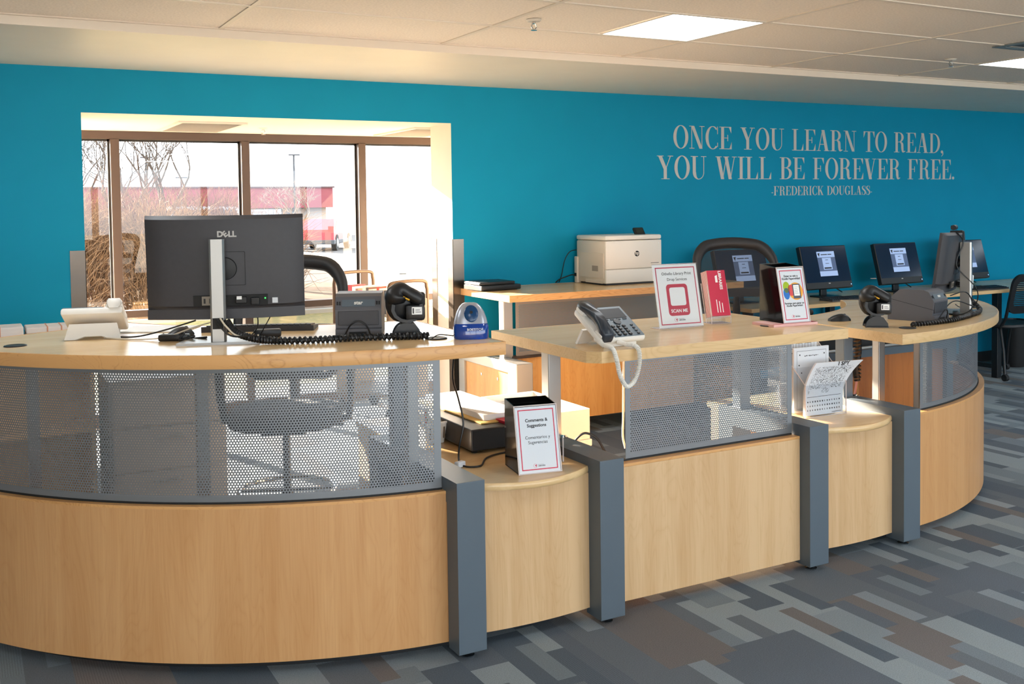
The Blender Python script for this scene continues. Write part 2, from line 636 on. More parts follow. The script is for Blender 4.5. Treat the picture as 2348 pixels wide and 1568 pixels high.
for k, (a, b, c, d) in enumerate(light_cells):
    if abs(a - 3.02) < 0.1 and d > 4:
        lb = 'large square white ceiling light panel shining above the middle counter'
    elif abs(a - 6.04) < 0.1 and d > 4:
        lb = 'square white ceiling light panel cut by the right edge of the photo'
    else:
        rw = ['row nearest the teal wall', 'second row', 'third row', 'rearmost row'][int(round((YC - d) / TY - 1)) // 4]
        lb = 'ceiling light panel, %s of the %s' % (['leftmost', 'second from the left', 'middle', 'fourth from the left', 'rightmost'][int(round(a / 3.02))], rw)
    t = thing('ceiling_light', lb, 'light', ((a + b) / 2, (c + d) / 2, ZC), 0, 'ceiling light panels')
    hw, hh = (b - a) / 2, (d - c) / 2
    fm = MB().ring_prism([(-hw, -hh), (hw, -hh), (hw, hh), (-hw, hh)],
                         [(-hw + 0.016, -hh + 0.016), (hw - 0.016, -hh + 0.016), (hw - 0.016, hh - 0.016), (-hw + 0.016, hh - 0.016)], -0.002, 0.012)
    if first is None:
        fo = build('frame', fm, M_TEE, t)
        do = build('diffuser', MB().box(-hw + 0.014, hw - 0.014, -hh + 0.014, hh - 0.014, 0.001, 0.012), M_LAMP, t)
        first = (fo, do)
    else:
        for o in first:
            q = o.copy(); COL.objects.link(q); q.parent = t

# glazing: bronze frame, panes and transom, from floor to bay ceiling
win = structure(build('window_1', MB().box(-2.0, 5.9, YG - 0.05, YG + 0.06, OZ - 0.06, OZ).box(-2.0, 5.9, YG - 0.05, YG + 0.06, 0.0, 0.09), M_BRONZE))
mx = [1.027 + 0.9625 * k for k in range(-3, 6)]
edges = [-2.0] + mx + [5.9]
mull = None
for x in mx:
    if mull is None:
        mull = build('mullion', MB().box(-0.032, 0.032, YG - 0.06, YG + 0.06, 0.0, OZ - 0.06, 0.004), M_BRONZE, win, loc=(x, 0, 0))
    else:
        q = mull.copy(); COL.objects.link(q); q.location = (x, 0, 0)
for a, b in zip(edges[:-1], edges[1:]):
    a2, b2 = a + 0.03, b - 0.03
    build('transom', MB().box(a2, b2, YG - 0.045, YG + 0.045, 0.800, 0.852, 0.003), M_BRONZE, win)
    build('gasket', MB().box(b2 - 0.016, b2, YG + 0.002, YG + 0.02, 0.85, OZ - 0.06).box(a2, b2, YG + 0.002, YG + 0.02, OZ - 0.074, OZ - 0.06), M_BLACKM, win)
    for z0, z1 in ((0.85, OZ - 0.058), (0.088, 0.802)):
        build('pane', MB().add([(a2, YG + 0.012, z0), (b2, YG + 0.012, z0), (b2, YG + 0.012, z1), (a2, YG + 0.012, z1)], [(0, 1, 2, 3)]), M_GLASS, win)

# steel corner guards on the opening
def corner_guard(x, y, sx, sy, label):
    mb = MB()
    t, wd, z0, z1 = 0.003, 0.085, 0.10, 1.365
    fx0, fx1 = sorted((x + sx * -t, x + sx * wd))
    fy0, fy1 = sorted((y, y - sy * t))
    mb.box(fx0, fx1, fy0, fy1, z0, z1)
    gx0, gx1 = sorted((x, x - sx * t))
    gy0, gy1 = sorted((y - sy * t, y + sy * wd))
    mb.box(gx0, gx1, gy0, gy1, z0, z1)
    return tag(build('corner_guard', mb, M_STEEL), label, 'corner guard', 'corner guards of the wall opening')


corner_guard(OX1, YW - 0.002, 1, 1, 'steel corner guard on the teal face of the opening, beside the printer counter')
corner_guard(OX1, YB2 + 0.001, 1, -1, 'steel corner guard on the inner window-side edge of the cream reveal')
corner_guard(OX0, YW - 0.002, -1, 1, 'steel corner guard on the teal wall beside the white phone')

# ceiling fittings
def sprinkler(x, y, z, label):
    t = thing('sprinkler_head', label, 'sprinkler', (x, y, z), 0, 'sprinkler heads')
    build('escutcheon', MB().lathe([(0.0, -0.010), (0.030, -0.010), (0.038, -0.002), (0.038, 0.0)], 18), M_OFFW, t, 40)
    build('body', MB().tube([(0, 0, -0.008), (0, 0, -0.02)], 0.010, 10).tube([(-0.008, 0, -0.018), (-0.015, 0, -0.035), (0, 0, -0.05)], 0.003, 6)
          .tube([(0.008, 0, -0.018), (0.015, 0, -0.035), (0, 0, -0.05)], 0.003, 6), M_CHROME, t)
    build('deflector', MB().lathe([(0.0, -0.053), (0.016, -0.052), (0.016, -0.050), (0.0, -0.049)], 12), M_CHROME, t)


sprinkler(2.495, 4.356, ZC, 'white sprinkler head on a ceiling tile left of the large light panel')
sprinkler(5.64, 4.46, ZC, 'white sprinkler head on a ceiling tile near the right light panel')
sprinkler(1.97, 7.43, OZ, 'white sprinkler head in the window bay ceiling beside the air grille')


def grille(x, y, label):
    t = thing('air_grille', label, 'air grille', (x, y, OZ), 0, 'air grilles in the window bay')
    W, D = 0.46, 0.86
    build('frame', MB().ring_prism(rrect(W, D, 0.005, 1), rrect(W - 0.06, D - 0.06, 0.004, 1), -0.012, 0.001), M_OFFW, t)
    build('duct', MB().box(-W / 2 + 0.03, W / 2 - 0.03, -D / 2 + 0.03, D / 2 - 0.03, -0.0015, -0.0005), M_BLACKM, t)
    first = None
    for k in range(20):
        yy = -D / 2 + 0.045 + k * (D - 0.09) / 19
        if first is None:
            first = build('slat', MB().box(-W / 2 + 0.03, W / 2 - 0.03, -0.010, 0.010, -0.001, 0.0, 0, 0, Matrix.Translation((0, 0, -0.006)) @ Matrix.Rotation(R(40), 4, 'X')), M_OFFW, t, loc=(0, yy, 0))
        else:
            q = first.copy(); COL.objects.link(q); q.location = (0, yy, 0)


grille(1.53, 7.45, 'white louvred air grille in the bay ceiling above the dark monitor')
grille(3.22, 7.45, 'white louvred air grille in the bay ceiling at the sunlit reveal')
t = thing('air_diffuser', 'blue grey square air diffuser in the ceiling at the right edge', 'air diffuser', (5.72, 3.72, ZC))
build('frame', MB().ring_prism(rrect(0.58, 0.58, 0.004, 1), rrect(0.48, 0.48, 0.004, 1), -0.006, 0.0), mat('diffuser_grey', '77848a', 0.5), t)
build('vane', MB().box(-0.24, 0.24, -0.24, 0.24, -0.003, -0.001), mat('diffuser_dark', '3f4a52', 0.6), t)


# ------------------------------------------------------------------ wall lettering in a thin-and-thick serif face
TH, TN, SF = 0.142, 0.028, 0.028


def rect(x0, x1, y0, y1):
    return [(x0, y0), (x1, y0), (x1, y1), (x0, y1)]


def serif(x0, x1, y, up):
    return rect(x0, x1, y, y + SF) if up else rect(x0, x1, y - SF, y)


def diag(xa, ya, xb, yb, wd):
    return [(xa - wd / 2, ya), (xb - wd / 2, yb), (xb + wd / 2, yb), (xa + wd / 2, ya)]


def ringpart(cx, cy, rxo, ryo, rxi, ryi, a0, a1, n=22):
    o = [(cx + rxo * math.cos(R(a0 + (a1 - a0) * i / n)), cy + ryo * math.sin(R(a0 + (a1 - a0) * i / n))) for i in range(n + 1)]
    i_ = [(cx + rxi * math.cos(R(a0 + (a1 - a0) * i / n)), cy + ryi * math.sin(R(a0 + (a1 - a0) * i / n))) for i in range(n + 1)]
    return [[o[k], o[k + 1], i_[k + 1], i_[k]] for k in range(n)]


def sweep(pts, ws):
    P = [Vector((x, y, 0)) for x, y in pts]
    P = bez(P, 36)
    k = len(P)
    W = [ws[min(len(ws) - 1, int(i * (len(ws) - 1) / (k - 1)))] * (1 - ((i * (len(ws) - 1) / (k - 1)) % 1)) +
         ws[min(len(ws) - 1, int(i * (len(ws) - 1) / (k - 1)) + 1)] * ((i * (len(ws) - 1) / (k - 1)) % 1) for i in range(k)]
    L_, R_ = [], []
    for i, p in enumerate(P):
        d = (P[min(k - 1, i + 1)] - P[max(0, i - 1)]).normalized()
        nrm = Vector((-d.y, d.x, 0))
        L_.append((p + nrm * W[i] / 2)[:2]); R_.append((p - nrm * W[i] / 2)[:2])
    return [[L_[i], R_[i], R_[i + 1], L_[i + 1]] for i in range(k - 1)]


def glyph(ch):
    """polygons of a letter with cap height 1, and its width"""
    P = []
    if ch == 'O':
        P += ringpart(0.36, 0.5, 0.36, 0.515, 0.215, 0.487, 0, 360, 40); return P, 0.72
    if ch in 'CG':
        P += ringpart(0.36, 0.5, 0.36, 0.515, 0.215, 0.487, 48, 312, 34)
        P += [rect(0.585, 0.615, 0.66, 1.0)]
        P += [[(0.60, 0.885), (0.60, 0.75), (0.545, 0.91)]]
        if ch == 'C':
            P += [rect(0.585, 0.615, 0.10, 0.28)]; return P, 0.64
        P += [rect(0.50, 0.50 + TH, 0.06, 0.44), serif(0.42, 0.74, 0.44, False)]; return P, 0.74
    if ch == 'D':
        P += [rect(0.09, 0.09 + TH, 0, 1), serif(0, 0.33, 0, True), serif(0, 0.33, 1, False)]
        P += ringpart(0.30, 0.5, 0.42, 0.5, 0.275, 0.47, -90, 90, 22)
        return P, 0.72
    if ch in 'BPR':
        P += [rect(0.09, 0.09 + TH, 0, 1), serif(0, 0.33, 0, True), serif(0, 0.33, 1, False)]
        P += ringpart(0.32, 0.755, 0.28, 0.245, 0.14, 0.218, -90, 90, 16)
        P += [rect(0.24, 0.34, 0.51, 0.538)]
        if ch == 'B':
            P += ringpart(0.32, 0.262, 0.32, 0.262, 0.17, 0.234, -90, 90, 16); return P, 0.65
        P += sweep([(0.40, 0.515), (0.50, 0.42), (0.52, 0.20), (0.56, 0.045), (0.70, 0.07)], [0.06, 0.14, 0.14, 0.10, 0.025]); return P, 0.72
    if ch in 'EFL':
        P += [rect(0.09, 0.09 + TH, 0, 1), serif(0, 0.33, 0, True), serif(0, 0.33, 1, False)]
        wd = 0.60
        if ch in 'EF':
            P += [rect(0.24, wd, 1 - SF, 1), [(wd, 1), (wd - 0.035, 1), (wd - 0.11, 1 - SF), (wd, 0.72)], rect(0.24, 0.44, 0.488, 0.518), rect(0.405, 0.435, 0.36, 0.64)]
        if ch in 'EL':
            P += [rect(0.24, wd + 0.02, 0, SF), [(wd + 0.02, 0), (wd + 0.02, 0.32), (wd - 0.09, SF), (wd - 0.09, 0)]]
        return P, 0.63
    if ch == 'I':
        return [rect(0.09, 0.09 + TH, 0, 1), serif(0, 0.335, 0, True), serif(0, 0.335, 1, False)], 0.335
    if ch == 'T':
        return [rect(0.25, 0.25 + TH, 0, 1), serif(0.14, 0.515, 0, True), rect(0.0, 0.655, 1 - SF, 1),
                [(0, 1), (0, 0.70), (0.11, 1 - SF), (0.11, 1)], [(0.655, 0.70), (0.655, 1), (0.545, 1), (0.545, 1 - SF)]], 0.655
    if ch == 'N':
        return [rect(0.10, 0.10 + TN, 0, 1), rect(0.60, 0.60 + TN, 0, 1), diag(0.16, 1, 0.565, 0, 0.15), serif(0, 0.24, 0, True),
                serif(0.0, 0.2, 1, False), serif(0.49, 0.74, 1, False)], 0.74
    if ch == 'U':
        P = [rect(0.09, 0.09 + TH, 0.30, 1), rect(0.60, 0.60 + TN, 0.30, 1), serif(0, 0.335, 1, False), serif(0.49, 0.74, 1, False)]
        P += ringpart(0.36, 0.30, 0.27, 0.315, 0.115, 0.285, 180, 270, 10)
        P += ringpart(0.36, 0.30, 0.27, 0.315, 0.24, 0.285, 270, 360, 10)
        P += [[(0.35, -0.015), (0.37, -0.015), (0.37, 0.015), (0.35, 0.015)]]
        return P, 0.74
    if ch == 'Y':
        return [diag(0.13, 1, 0.37, 0.44, 0.165), diag(0.62, 1, 0.40, 0.44, 0.034), rect(0.30, 0.30 + TH, 0, 0.48),
                serif(0.19, 0.57, 0, True), serif(0, 0.30, 1, False), serif(0.49, 0.74, 1, False)], 0.74
    if ch == 'V':
        return [diag(0.13, 1, 0.37, 0, 0.165), diag(0.60, 1, 0.37, 0, 0.034), serif(0, 0.30, 1, False), serif(0.48, 0.72, 1, False)], 0.72
    if ch == 'W':
        return [diag(0.13, 1, 0.34, 0, 0.155), diag(0.53, 1, 0.35, 0, 0.032), diag(0.51, 1, 0.72, 0, 0.155), diag(0.93, 1, 0.73, 0, 0.032),
                serif(0, 0.30, 1, False), serif(0.38, 0.66, 1, False), serif(0.81, 1.05, 1, False)], 1.05
    if ch == 'A':
        return [diag(0.11, 0, 0.34, 1, 0.034), diag(0.58, 0, 0.36, 1, 0.165), rect(0.17, 0.53, 0.30, 0.33), serif(0, 0.23, 0, True), serif(0.43, 0.74, 0, True)], 0.74
    if ch == 'K':
        return [rect(0.09, 0.09 + TH, 0, 1), diag(0.24, 0.40, 0.60, 1, 0.04), diag(0.34, 0.60, 0.62, 0, 0.165), serif(0, 0.33, 0, True),
                serif(0, 0.33, 1, False), serif(0.48, 0.74, 1, False), serif(0.47, 0.76, 0, True)], 0.76
    if ch == 'S':
        P = sweep([(0.47, 0.86), (0.38, 0.975), (0.25, 0.99), (0.10, 0.90), (0.11, 0.70), (0.27, 0.56), (0.42, 0.42), (0.47, 0.24), (0.38, 0.04), (0.22, 0.005), (0.10, 0.06), (0.045, 0.17)],
                  [0.03, 0.03, 0.04, 0.10, 0.15, 0.16, 0.16, 0.15, 0.08, 0.035, 0.03, 0.03])
        P += [rect(0.46, 0.49, 0.70, 1.0), rect(0.03, 0.06, 0.0, 0.31)]
        return P, 0.53
    if ch == '.':
        return [[(0.08 + 0.075 * math.cos(2 * PI * k / 14), 0.065 + 0.075 * math.sin(2 * PI * k / 14)) for k in range(14)]], 0.16
    if ch == ',':
        P = [[(0.08 + 0.075 * math.cos(2 * PI * k / 14), 0.065 + 0.075 * math.sin(2 * PI * k / 14)) for k in range(14)]]
        P += sweep([(0.13, 0.06), (0.135, -0.06), (0.04, -0.17)], [0.06, 0.05, 0.015]); return P, 0.17
    if ch == '-':
        return [rect(0.02, 0.22, 0.26, 0.33)], 0.24
    return [], 0.34


quote = thing('wall_lettering', 'silver serif quotation lettering on the teal wall above the printer', 'lettering', (5.0, YW, 1.7))


def write_line(s, xa, xb, zb, cap, gap=0.055):
    total = 0
    W = []
    for ch in s:
        p, wd = glyph(ch)
        W.append((ch, p, wd, total))
        total += wd + gap
    total -= gap
    sx = (xb - xa) / total
    for ch, polys, wd, off in W:
        if ch == ' ':
            continue
        mb = MB()
        for k, q in enumerate(polys):
            a = sum(q[i][0] * q[(i + 1) % len(q)][1] - q[(i + 1) % len(q)][0] * q[i][1] for i in range(len(q)))
            if a < 0:
                q = q[::-1]
            d = 0.0022 + 0.00005 * (k % 7)
            v0 = [(x * sx, -0.0023, y * cap) for x, y in q]
            v1 = [(x * sx, -0.0023 - d, y * cap) for x, y in q]
            n = len(q)
            mb.add(v0 + v1, [tuple(range(n, 2 * n))] + [(i, (i + 1) % n, n + (i + 1) % n, n + i) for i in range(n)], 0)
        build('letter', mb, M_SILVERTXT, quote, loc=(xa + off * sx - 5.0, 0, zb - 1.7))


write_line('ONCE YOU LEARN TO READ,', 5.068, 8.268, 2.044, 0.184)
write_line('YOU WILL BE FOREVER FREE.', 4.905, 8.425, 1.796, 0.187)
write_line('-FREDERICK DOUGLASS-', 6.105, 7.315, 1.657, 0.079)


# ------------------------------------------------------------------ perforated sheet
def perf_sheet(name, surf, s0, s1, z0, z1, parent, pitch=0.0102, hole=0.0028, margin=0.022, m=None):
    """flat or curved sheet with real round holes; surf(s) -> x, y"""
    m = m or M_PERF
    dz = pitch * math.sqrt(3) / 2
    a0, a1, b0, b1 = s0 + margin, s1 - margin, z0 + margin, z1 - margin
    nj, ni = int((b1 - b0) / dz), int((a1 - a0) / pitch)
    jj, ii = np.meshgrid(np.arange(nj + 1), np.arange(ni + 1), indexing='ij')
    cs = (a0 + ii * pitch + (jj % 2) * pitch / 2).ravel()
    cz = (b0 + jj * dz).ravel()
    ang = np.arange(12) * PI / 6 + PI / 6
    rad = np.where(np.arange(12) % 2 == 0, pitch / 2, pitch / 2)
    # hexagon with corners up and down, sampled at its corners and edge middles
    rad = np.array([pitch / math.sqrt(3) if abs(math.cos(3 * (t - PI / 2))) > 0.5 else pitch / 2 for t in ang])
    S = np.concatenate([cs[:, None] + rad * np.cos(ang), cs[:, None] + hole * np.cos(ang)], axis=1)
    Z = np.concatenate([cz[:, None] + rad * np.sin(ang), cz[:, None] + hole * np.sin(ang)], axis=1)
    X, Y = surf(S)
    V = np.stack([X, Y, Z], axis=-1).reshape(-1, 3)
    base = (np.arange(len(cs)) * 24)[:, None, None]
    k = np.arange(12)
    q = np.stack([k, (k + 1) % 12, 12 + (k + 1) % 12, 12 + k], axis=-1)[None]
    F = (base + q).reshape(-1, 4)
    o = np_mesh(name, V, F, m, parent)
    o['label'] = 'grey sheet with rows of round holes'
    # plain margin of the same sheet
    n = max(2, int((s1 - s0) / 0.05))
    ss = np.linspace(s0, s1, n + 1)
    e = margin + 0.004
    mb = MB()
    for za, zb, sa, sb in ((z0, z0 + e - 0.002, s0, s1), (z1 - e, z1, s0, s1), (z0 + e - 0.002, z1 - e, s0, s0 + e - 0.002), (z0 + e - 0.002, z1 - e, s1 - e, s1)):
        kk = max(1, int((sb - sa) / 0.04))
        st = np.linspace(sa, sb, kk + 1)
        x, y = surf(st)
        ds = 1e-3
        x2, y2 = surf(st + ds)
        nx, ny = -(y2 - y) / ds, (x2 - x) / ds
        r0 = []
        for t in range(kk + 1):
            fx, fy = x[t] - nx[t] * 0.0008, y[t] - ny[t] * 0.0008
            bx_, by_ = x[t] + nx[t] * 0.0012, y[t] + ny[t] * 0.0012
            r0.append([(fx, fy, za), (fx, fy, zb), (bx_, by_, zb), (bx_, by_, za)])
        mb.loft(r0)
    build('sheet_edge', mb, m, parent)
    return o


# ------------------------------------------------------------------ counters
ZL, ZM, ZR = 1.115, 1.045, 0.985     # worktop levels
CLX, CRX, CY = 1.69, 3.80, 5.25      # centres of the two curved ends
RT, RB, RP, RI = 2.05, 1.985, 1.955, 1.20


def sector_top(cx, a0, a1, z, label, flip=1, ro=RT, ri=RI):
    """ring-shaped worktop with rounded lip and a separate edge band"""
    t = thing('worktop', label, 'worktop', (cx, CY, z - 0.046), 0, 'counter tops')
    n = 44
    oa = arc(0, 0, ro - 0.004, a0, a1, n)
    ia = arc(0, 0, ri, a1, a0, n)
    build('top_panel', MB().prism(oa + ia, 0.001, 0.046), M_TOP, t)
    # solid maple band round the edge
    mb = MB()
    rings = []
    for (x, y) in arc(0, 0, 1.0, a0, a1, n):
        prof = [(ro - 0.004, 0.0), (ro - 0.001, 0.0), (ro, 0.003), (ro, 0.042), (ro - 0.002, 0.0465), (ro - 0.006, 0.0472), (ro - 0.0045, 0.0)]
        rings.append([(x * r, y * r, zz) for r, zz in prof])
    mb.loft(rings)
    for a, sgn in ((a0, -1), (a1, 1)):
        d = Vector((math.sin(a), -math.cos(a), 0))
        nrm = Vector((math.cos(a), math.sin(a), 0)) * sgn
        p = [d * ri, d * ro, d * ro + nrm * 0.004, d * ri + nrm * 0.004]
        mb.add([(q.x, q.y, 0.0) for q in p] + [(q.x, q.y, 0.0468) for q in p],
               [(3, 2, 1, 0), (4, 5, 6, 7), (0, 1, 5, 4), (1, 2, 6, 5), (2, 3, 7, 6), (3, 0, 4, 7)])
    rings = []
    for (x, y) in arc(0, 0, 1.0, a0, a1, n):
        rings.append([(x * r, y * r, zz) for r, zz in ((ri + 0.003, 0.0), (ri - 0.002, 0.0), (ri - 0.002, 0.0472), (ri + 0.003, 0.0472))])
    mb.loft(rings)
    build('edge_band', mb, M_EDGE if cx < 2 else M_EDGE2, t, 35)
    return t


sector_top(CLX, R(-62), R(0.2), ZL, 'curved maple counter top carrying the dark monitor and sharpener')
sector_top(CRX, R(-0.5), R(57), ZR, 'curved maple counter top under the side-on monitor and cable loop', ro=2.01)


def curved_base(cx, a0, a1, ztop, label, rb, rp, pa0, pa1, warm):
    t = thing('service_counter', label, 'counter', (cx, CY, 0), 0, 'counter bases')
    n = 40
    mb = MB().prism(arc(0, 0, rb, a0, a1, n) + arc(0, 0, rb - 0.02, a1, a0, n), 0.045, 0.580)
    build('front_panel', mb, warm, t)
    mb = MB().prism(arc(0, 0, rb + 0.001, a0, a1, n) + arc(0, 0, rb - 0.055, a1, a0, n), 0.580, 0.590)
    build('cap_strip', mb, M_EDGE, t)
    mb = MB().prism(arc(0, 0, rb - 0.075, a0, a1, n) + arc(0, 0, rb - 0.09, a1, a0, n), 0.0, 0.24)
    build('kick_panel', mb, M_BLACKM, t)  # hidden, carried down to the floor to block sun under the front
    mb = MB().prism(arc(0, 0, rp + 0.006, pa0, pa1, n) + arc(0, 0, rp - 0.006, pa1, pa0, n), 0.590, 0.596)
    build('channel', mb, M_BLACKM, t)

    ae = a1 - R(1.6) if a1 < 0 else a0 + R(1.2)
    d_ = Vector((math.sin(ae), -math.cos(ae), 0)); q_ = Vector((math.cos(ae), math.sin(ae), 0)) * (-0.014 if a1 < 0 else 0.014)
    pp = [d_ * (rb - 0.02), d_ * (rb - 0.42), d_ * (rb - 0.42) + q_, d_ * (rb - 0.02) + q_]
    pp = [(p.x, p.y) for p in pp]
    build('end_panel', MB().prism(pp if a1 > 0 else pp[::-1], 0.046, 0.578), M_FRONT, t)  # hidden filler, added to stop sun leaking past the post

    def surf(s):
        return rp * np.sin(s / rp), -rp * np.cos(s / rp)
    perf_sheet('perforated_panel', surf, pa0 * rp, pa1 * rp, 0.592, ztop - 0.046, t)
    for a in (pa0 + 0.02, (pa0 + pa1) / 2, pa1 - 0.02):
        x, y = (rp - 0.25) * math.sin(a), -(rp - 0.25) * math.cos(a)
        build('column', MB().box(x - 0.022, x + 0.022, y - 0.022, y + 0.022, 0.0, ztop - 0.046, 0.004), M_ALU, t)
    return t


curved_base(CLX, R(-61), R(-4.9), ZL, 'curved maple and perforated steel counter base below the monitor', RB, RP, R(-60), R(-5.9), M_FRONT_OR)
curved_base(CRX, R(1.8), R(60), ZR, 'curved maple and grey steel counter base beside the rightmost post', 1.938, 1.905, R(7.2), R(56), M_FRONT_OR)

# middle counter
MX0, MX1, MY0, MY1 = 2.07, 3.398, 3.205, 4.03
t = thing('worktop', 'straight maple counter top holding the desk phone and scan sign', 'worktop', ((MX0 + MX1) / 2, (MY0 + MY1) / 2, ZM - 0.044), 0, 'counter tops')
hw, hd = (MX1 - MX0) / 2, (MY1 - MY0) / 2
chx = 0.042
poly = [(-hw + 0.006, hd - 0.006), (-hw + 0.006, -hd + chx + 0.006), (-hw + chx + 0.006, -hd + 0.006), (hw - 0.006, -hd + 0.006), (hw - 0.006, hd - 0.006)]
build('top_panel', MB().prism(poly[::-1], 0.001, 0.0436), M_TOP, t)
po = [(-hw, hd), (-hw, -hd + chx), (-hw + chx, -hd), (hw, -hd), (hw, hd)]
build('edge_band', MB().ring_prism(po[::-1], [(x, y) for x, y in poly[::-1]], 0.0, 0.044), M_EDGE2, t)

t = thing('service_counter', 'straight maple and perforated steel counter base between two grey posts', 'counter', (2.73, 3.27, 0), 0, 'counter bases')
XA, XB = 2.193 - 2.73, 3.168 - 2.73
build('front_panel', MB().box(XA, XB, -0.008, 0.012, 0.045, 0.576, 0.001), M_FRONT, t)
build('cap_strip', MB().box(XA, XB, -0.009, 0.062, 0.576, 0.588, 0.002), M_EDGE, t)
build('kick_panel', MB().box(XA, XB, 0.09, 0.10, 0.0, 0.25), M_BLACKM, t)  # hidden, reaches the floor so no sun passes below the front
build('channel', MB().box(XA + 0.02, XB - 0.01, 0.030, 0.046, 0.588, 0.594), M_BLACKM, t)
perf_sheet('perforated_panel', lambda s: (s, s * 0 + 0.038), XA + 0.095, XB - 0.003, 0.590, ZM - 0.044, t)

# post frames: front leg, beam running back, rear leg, column and levelling feet
def post_frame(x, y, label, col=None, yb=4.05, zt=0.637):
    t = thing('counter_post', label, 'post', (x, y, 0), 0, 'grey counter posts')
    wv = 0.108
    L = yb - y
    dl = 0.086 if label.startswith('leftmost') else 0.102
    prof = [(0, 0.028), (dl, 0.028), (dl, zt - 0.085), (L - 0.10, zt - 0.085), (L - 0.10, 0.028), (L, 0.028), (L, zt), (0, zt)]
    fr = build('frame', MB().prism(prof, 0, wv, M=Matrix(((0, 0, 1, 0), (1, 0, 0, 0), (0, 1, 0, 0), (0, 0, 0, 1)))), M_POST, t)
    bv = fr.modifiers.new('edge', 'BEVEL'); bv.width = 0.003; bv.segments = 2; bv.limit_method = 'ANGLE'
    for yy in (0.05, L - 0.05):
        build('levelling_foot', MB().lathe([(0.0, 0.0), (0.024, 0.0), (0.026, 0.006), (0.010, 0.010), (0.008, 0.032), (0.0, 0.032)], 16, (wv / 2, yy, 0)), M_CHROME, t, 40)
    if col:
        cy, ztop = col
        c = build('column', MB().box(wv / 2 - 0.030, wv / 2 + 0.030, cy - y - 0.030, cy - y + 0.030, zt, ztop, 0.004), M_ALU if label.startswith('grey counter post at the left') else M_POST, t)
        build('foot_plate', MB().box(wv / 2 - 0.05, wv / 2 + 0.05, cy - y - 0.05, cy - y + 0.055, zt, zt + 0.004, 0.001).lathe([(0.0, 0.0), (0.007, 0.0), (0.007, 0.006), (0.0, 0.007)], 10, (wv / 2 + 0.04, cy - y - 0.04, zt + 0.004)), M_CHROME, t)
    return t


post_frame(1.491, 3.182, 'leftmost grey counter post beside the curved front with the monitor', (3.85, ZL - 0.047))
post_frame(2.084, 3.182, 'grey counter post at the left end of the straight counter', (3.625, ZM - 0.045))
post_frame(3.169, 3.203, 'grey counter post at the right end of the straight counter', (3.70, ZM - 0.045), 3.80)
post_frame(3.776, 3.228, 'rightmost grey counter post beside the far curved counter front', (3.64, ZR - 0.047))


def bay_unit(x0, x1, yf, label, dep=1.25, ztop=0.603):
    t = thing('shelf_unit', label, 'shelf', ((x0 + x1) / 2, yf, 0), 0, 'low maple shelf units')
    hw = (x1 - x0) / 2
    sag = 0.085
    n = 16
    fp = [(-hw + 2 * hw * i / n, -0.018 * (1 - ((2 * i / n - 1) ** 2))) for i in range(n + 1)]
    build('kick_panel', MB().box(-hw, hw, 0.12, 0.13, 0.0, 0.25), M_BLACKM, t)  # hidden, closed to the floor against sun from behind
    fr = [(-hw + 2 * hw * i / n, -sag * (1 - ((2 * i / n - 1) ** 2))) for i in range(n + 1)]
    back = [(x, y + 0.02) for x, y in fr][::-1]
    build('front_panel', MB().prism([(x, y - 0.004) for x, y in fp] + [(x, y + 0.016) for x, y in fp][::-1], 0.055, ztop - 0.026), M_FRONT, t)
    build('shelf_top', MB().prism([(x, y + 0.004) for x, y in fr] + [(hw, dep), (-hw, dep)], ztop - 0.026, ztop), M_TOP, t)
    rings = []
    for i in range(n + 1):
        x, y = fr[i]
        rings.append([(x, y + 0.005, ztop - 0.027), (x, y + 0.001, ztop - 0.026), (x, y - 0.003, ztop - 0.018), (x, y - 0.003, ztop - 0.008), (x, y + 0.001, ztop), (x, y + 0.006, ztop + 0.0006)])
    build('edge_band', MB().loft(rings), M_TOP, t, 50)
    for sx_ in (-hw, hw - 0.014):
        build('side_panel', MB().box(sx_, sx_ + 0.014, -0.002, dep - 0.05, 0.056, ztop - 0.027), M_FRONT, t)  # hidden sides, added to block a sliver of sun beside the post
    build('back_panel', MB().box(-hw, hw, dep - 0.05, dep - 0.03, 0.02, ztop - 0.026), M_FRONT, t)
    return t


bay_unit(1.600, 2.083, 3.265, 'low maple shelf unit with curved front holding the comments box')
bay_unit(3.278, 3.775, 3.30, 'low maple shelf unit with curved front under the paper holder', 0.72)

# grommet caps set in the tops
def grommet(x, y, z, label):
    o = build('grommet', MB().lathe([(0.0, 0.003), (0.030, 0.003), (0.032, 0.0042), (0.038, 0.003), (0.040, 0.0), (0.0, 0.0)], 28), M_BLACK, None, 40, (x, y, z))
    return tag(o, label, 'grommet', 'cable grommets')


grommet(0.165, 4.10, ZL + 0.0005, 'black cable grommet in the counter top left of the white phone')
grommet(1.53, 3.42, ZL + 0.0005, 'black cable grommet in the counter top between scanner and sharpener')
grommet(3.185, 3.47, ZM, 'black cable grommet in the straight counter top by the black box')
grommet(4.00, 3.40, ZR + 0.0005, 'black cable grommet in the far curved counter top by the scanner')


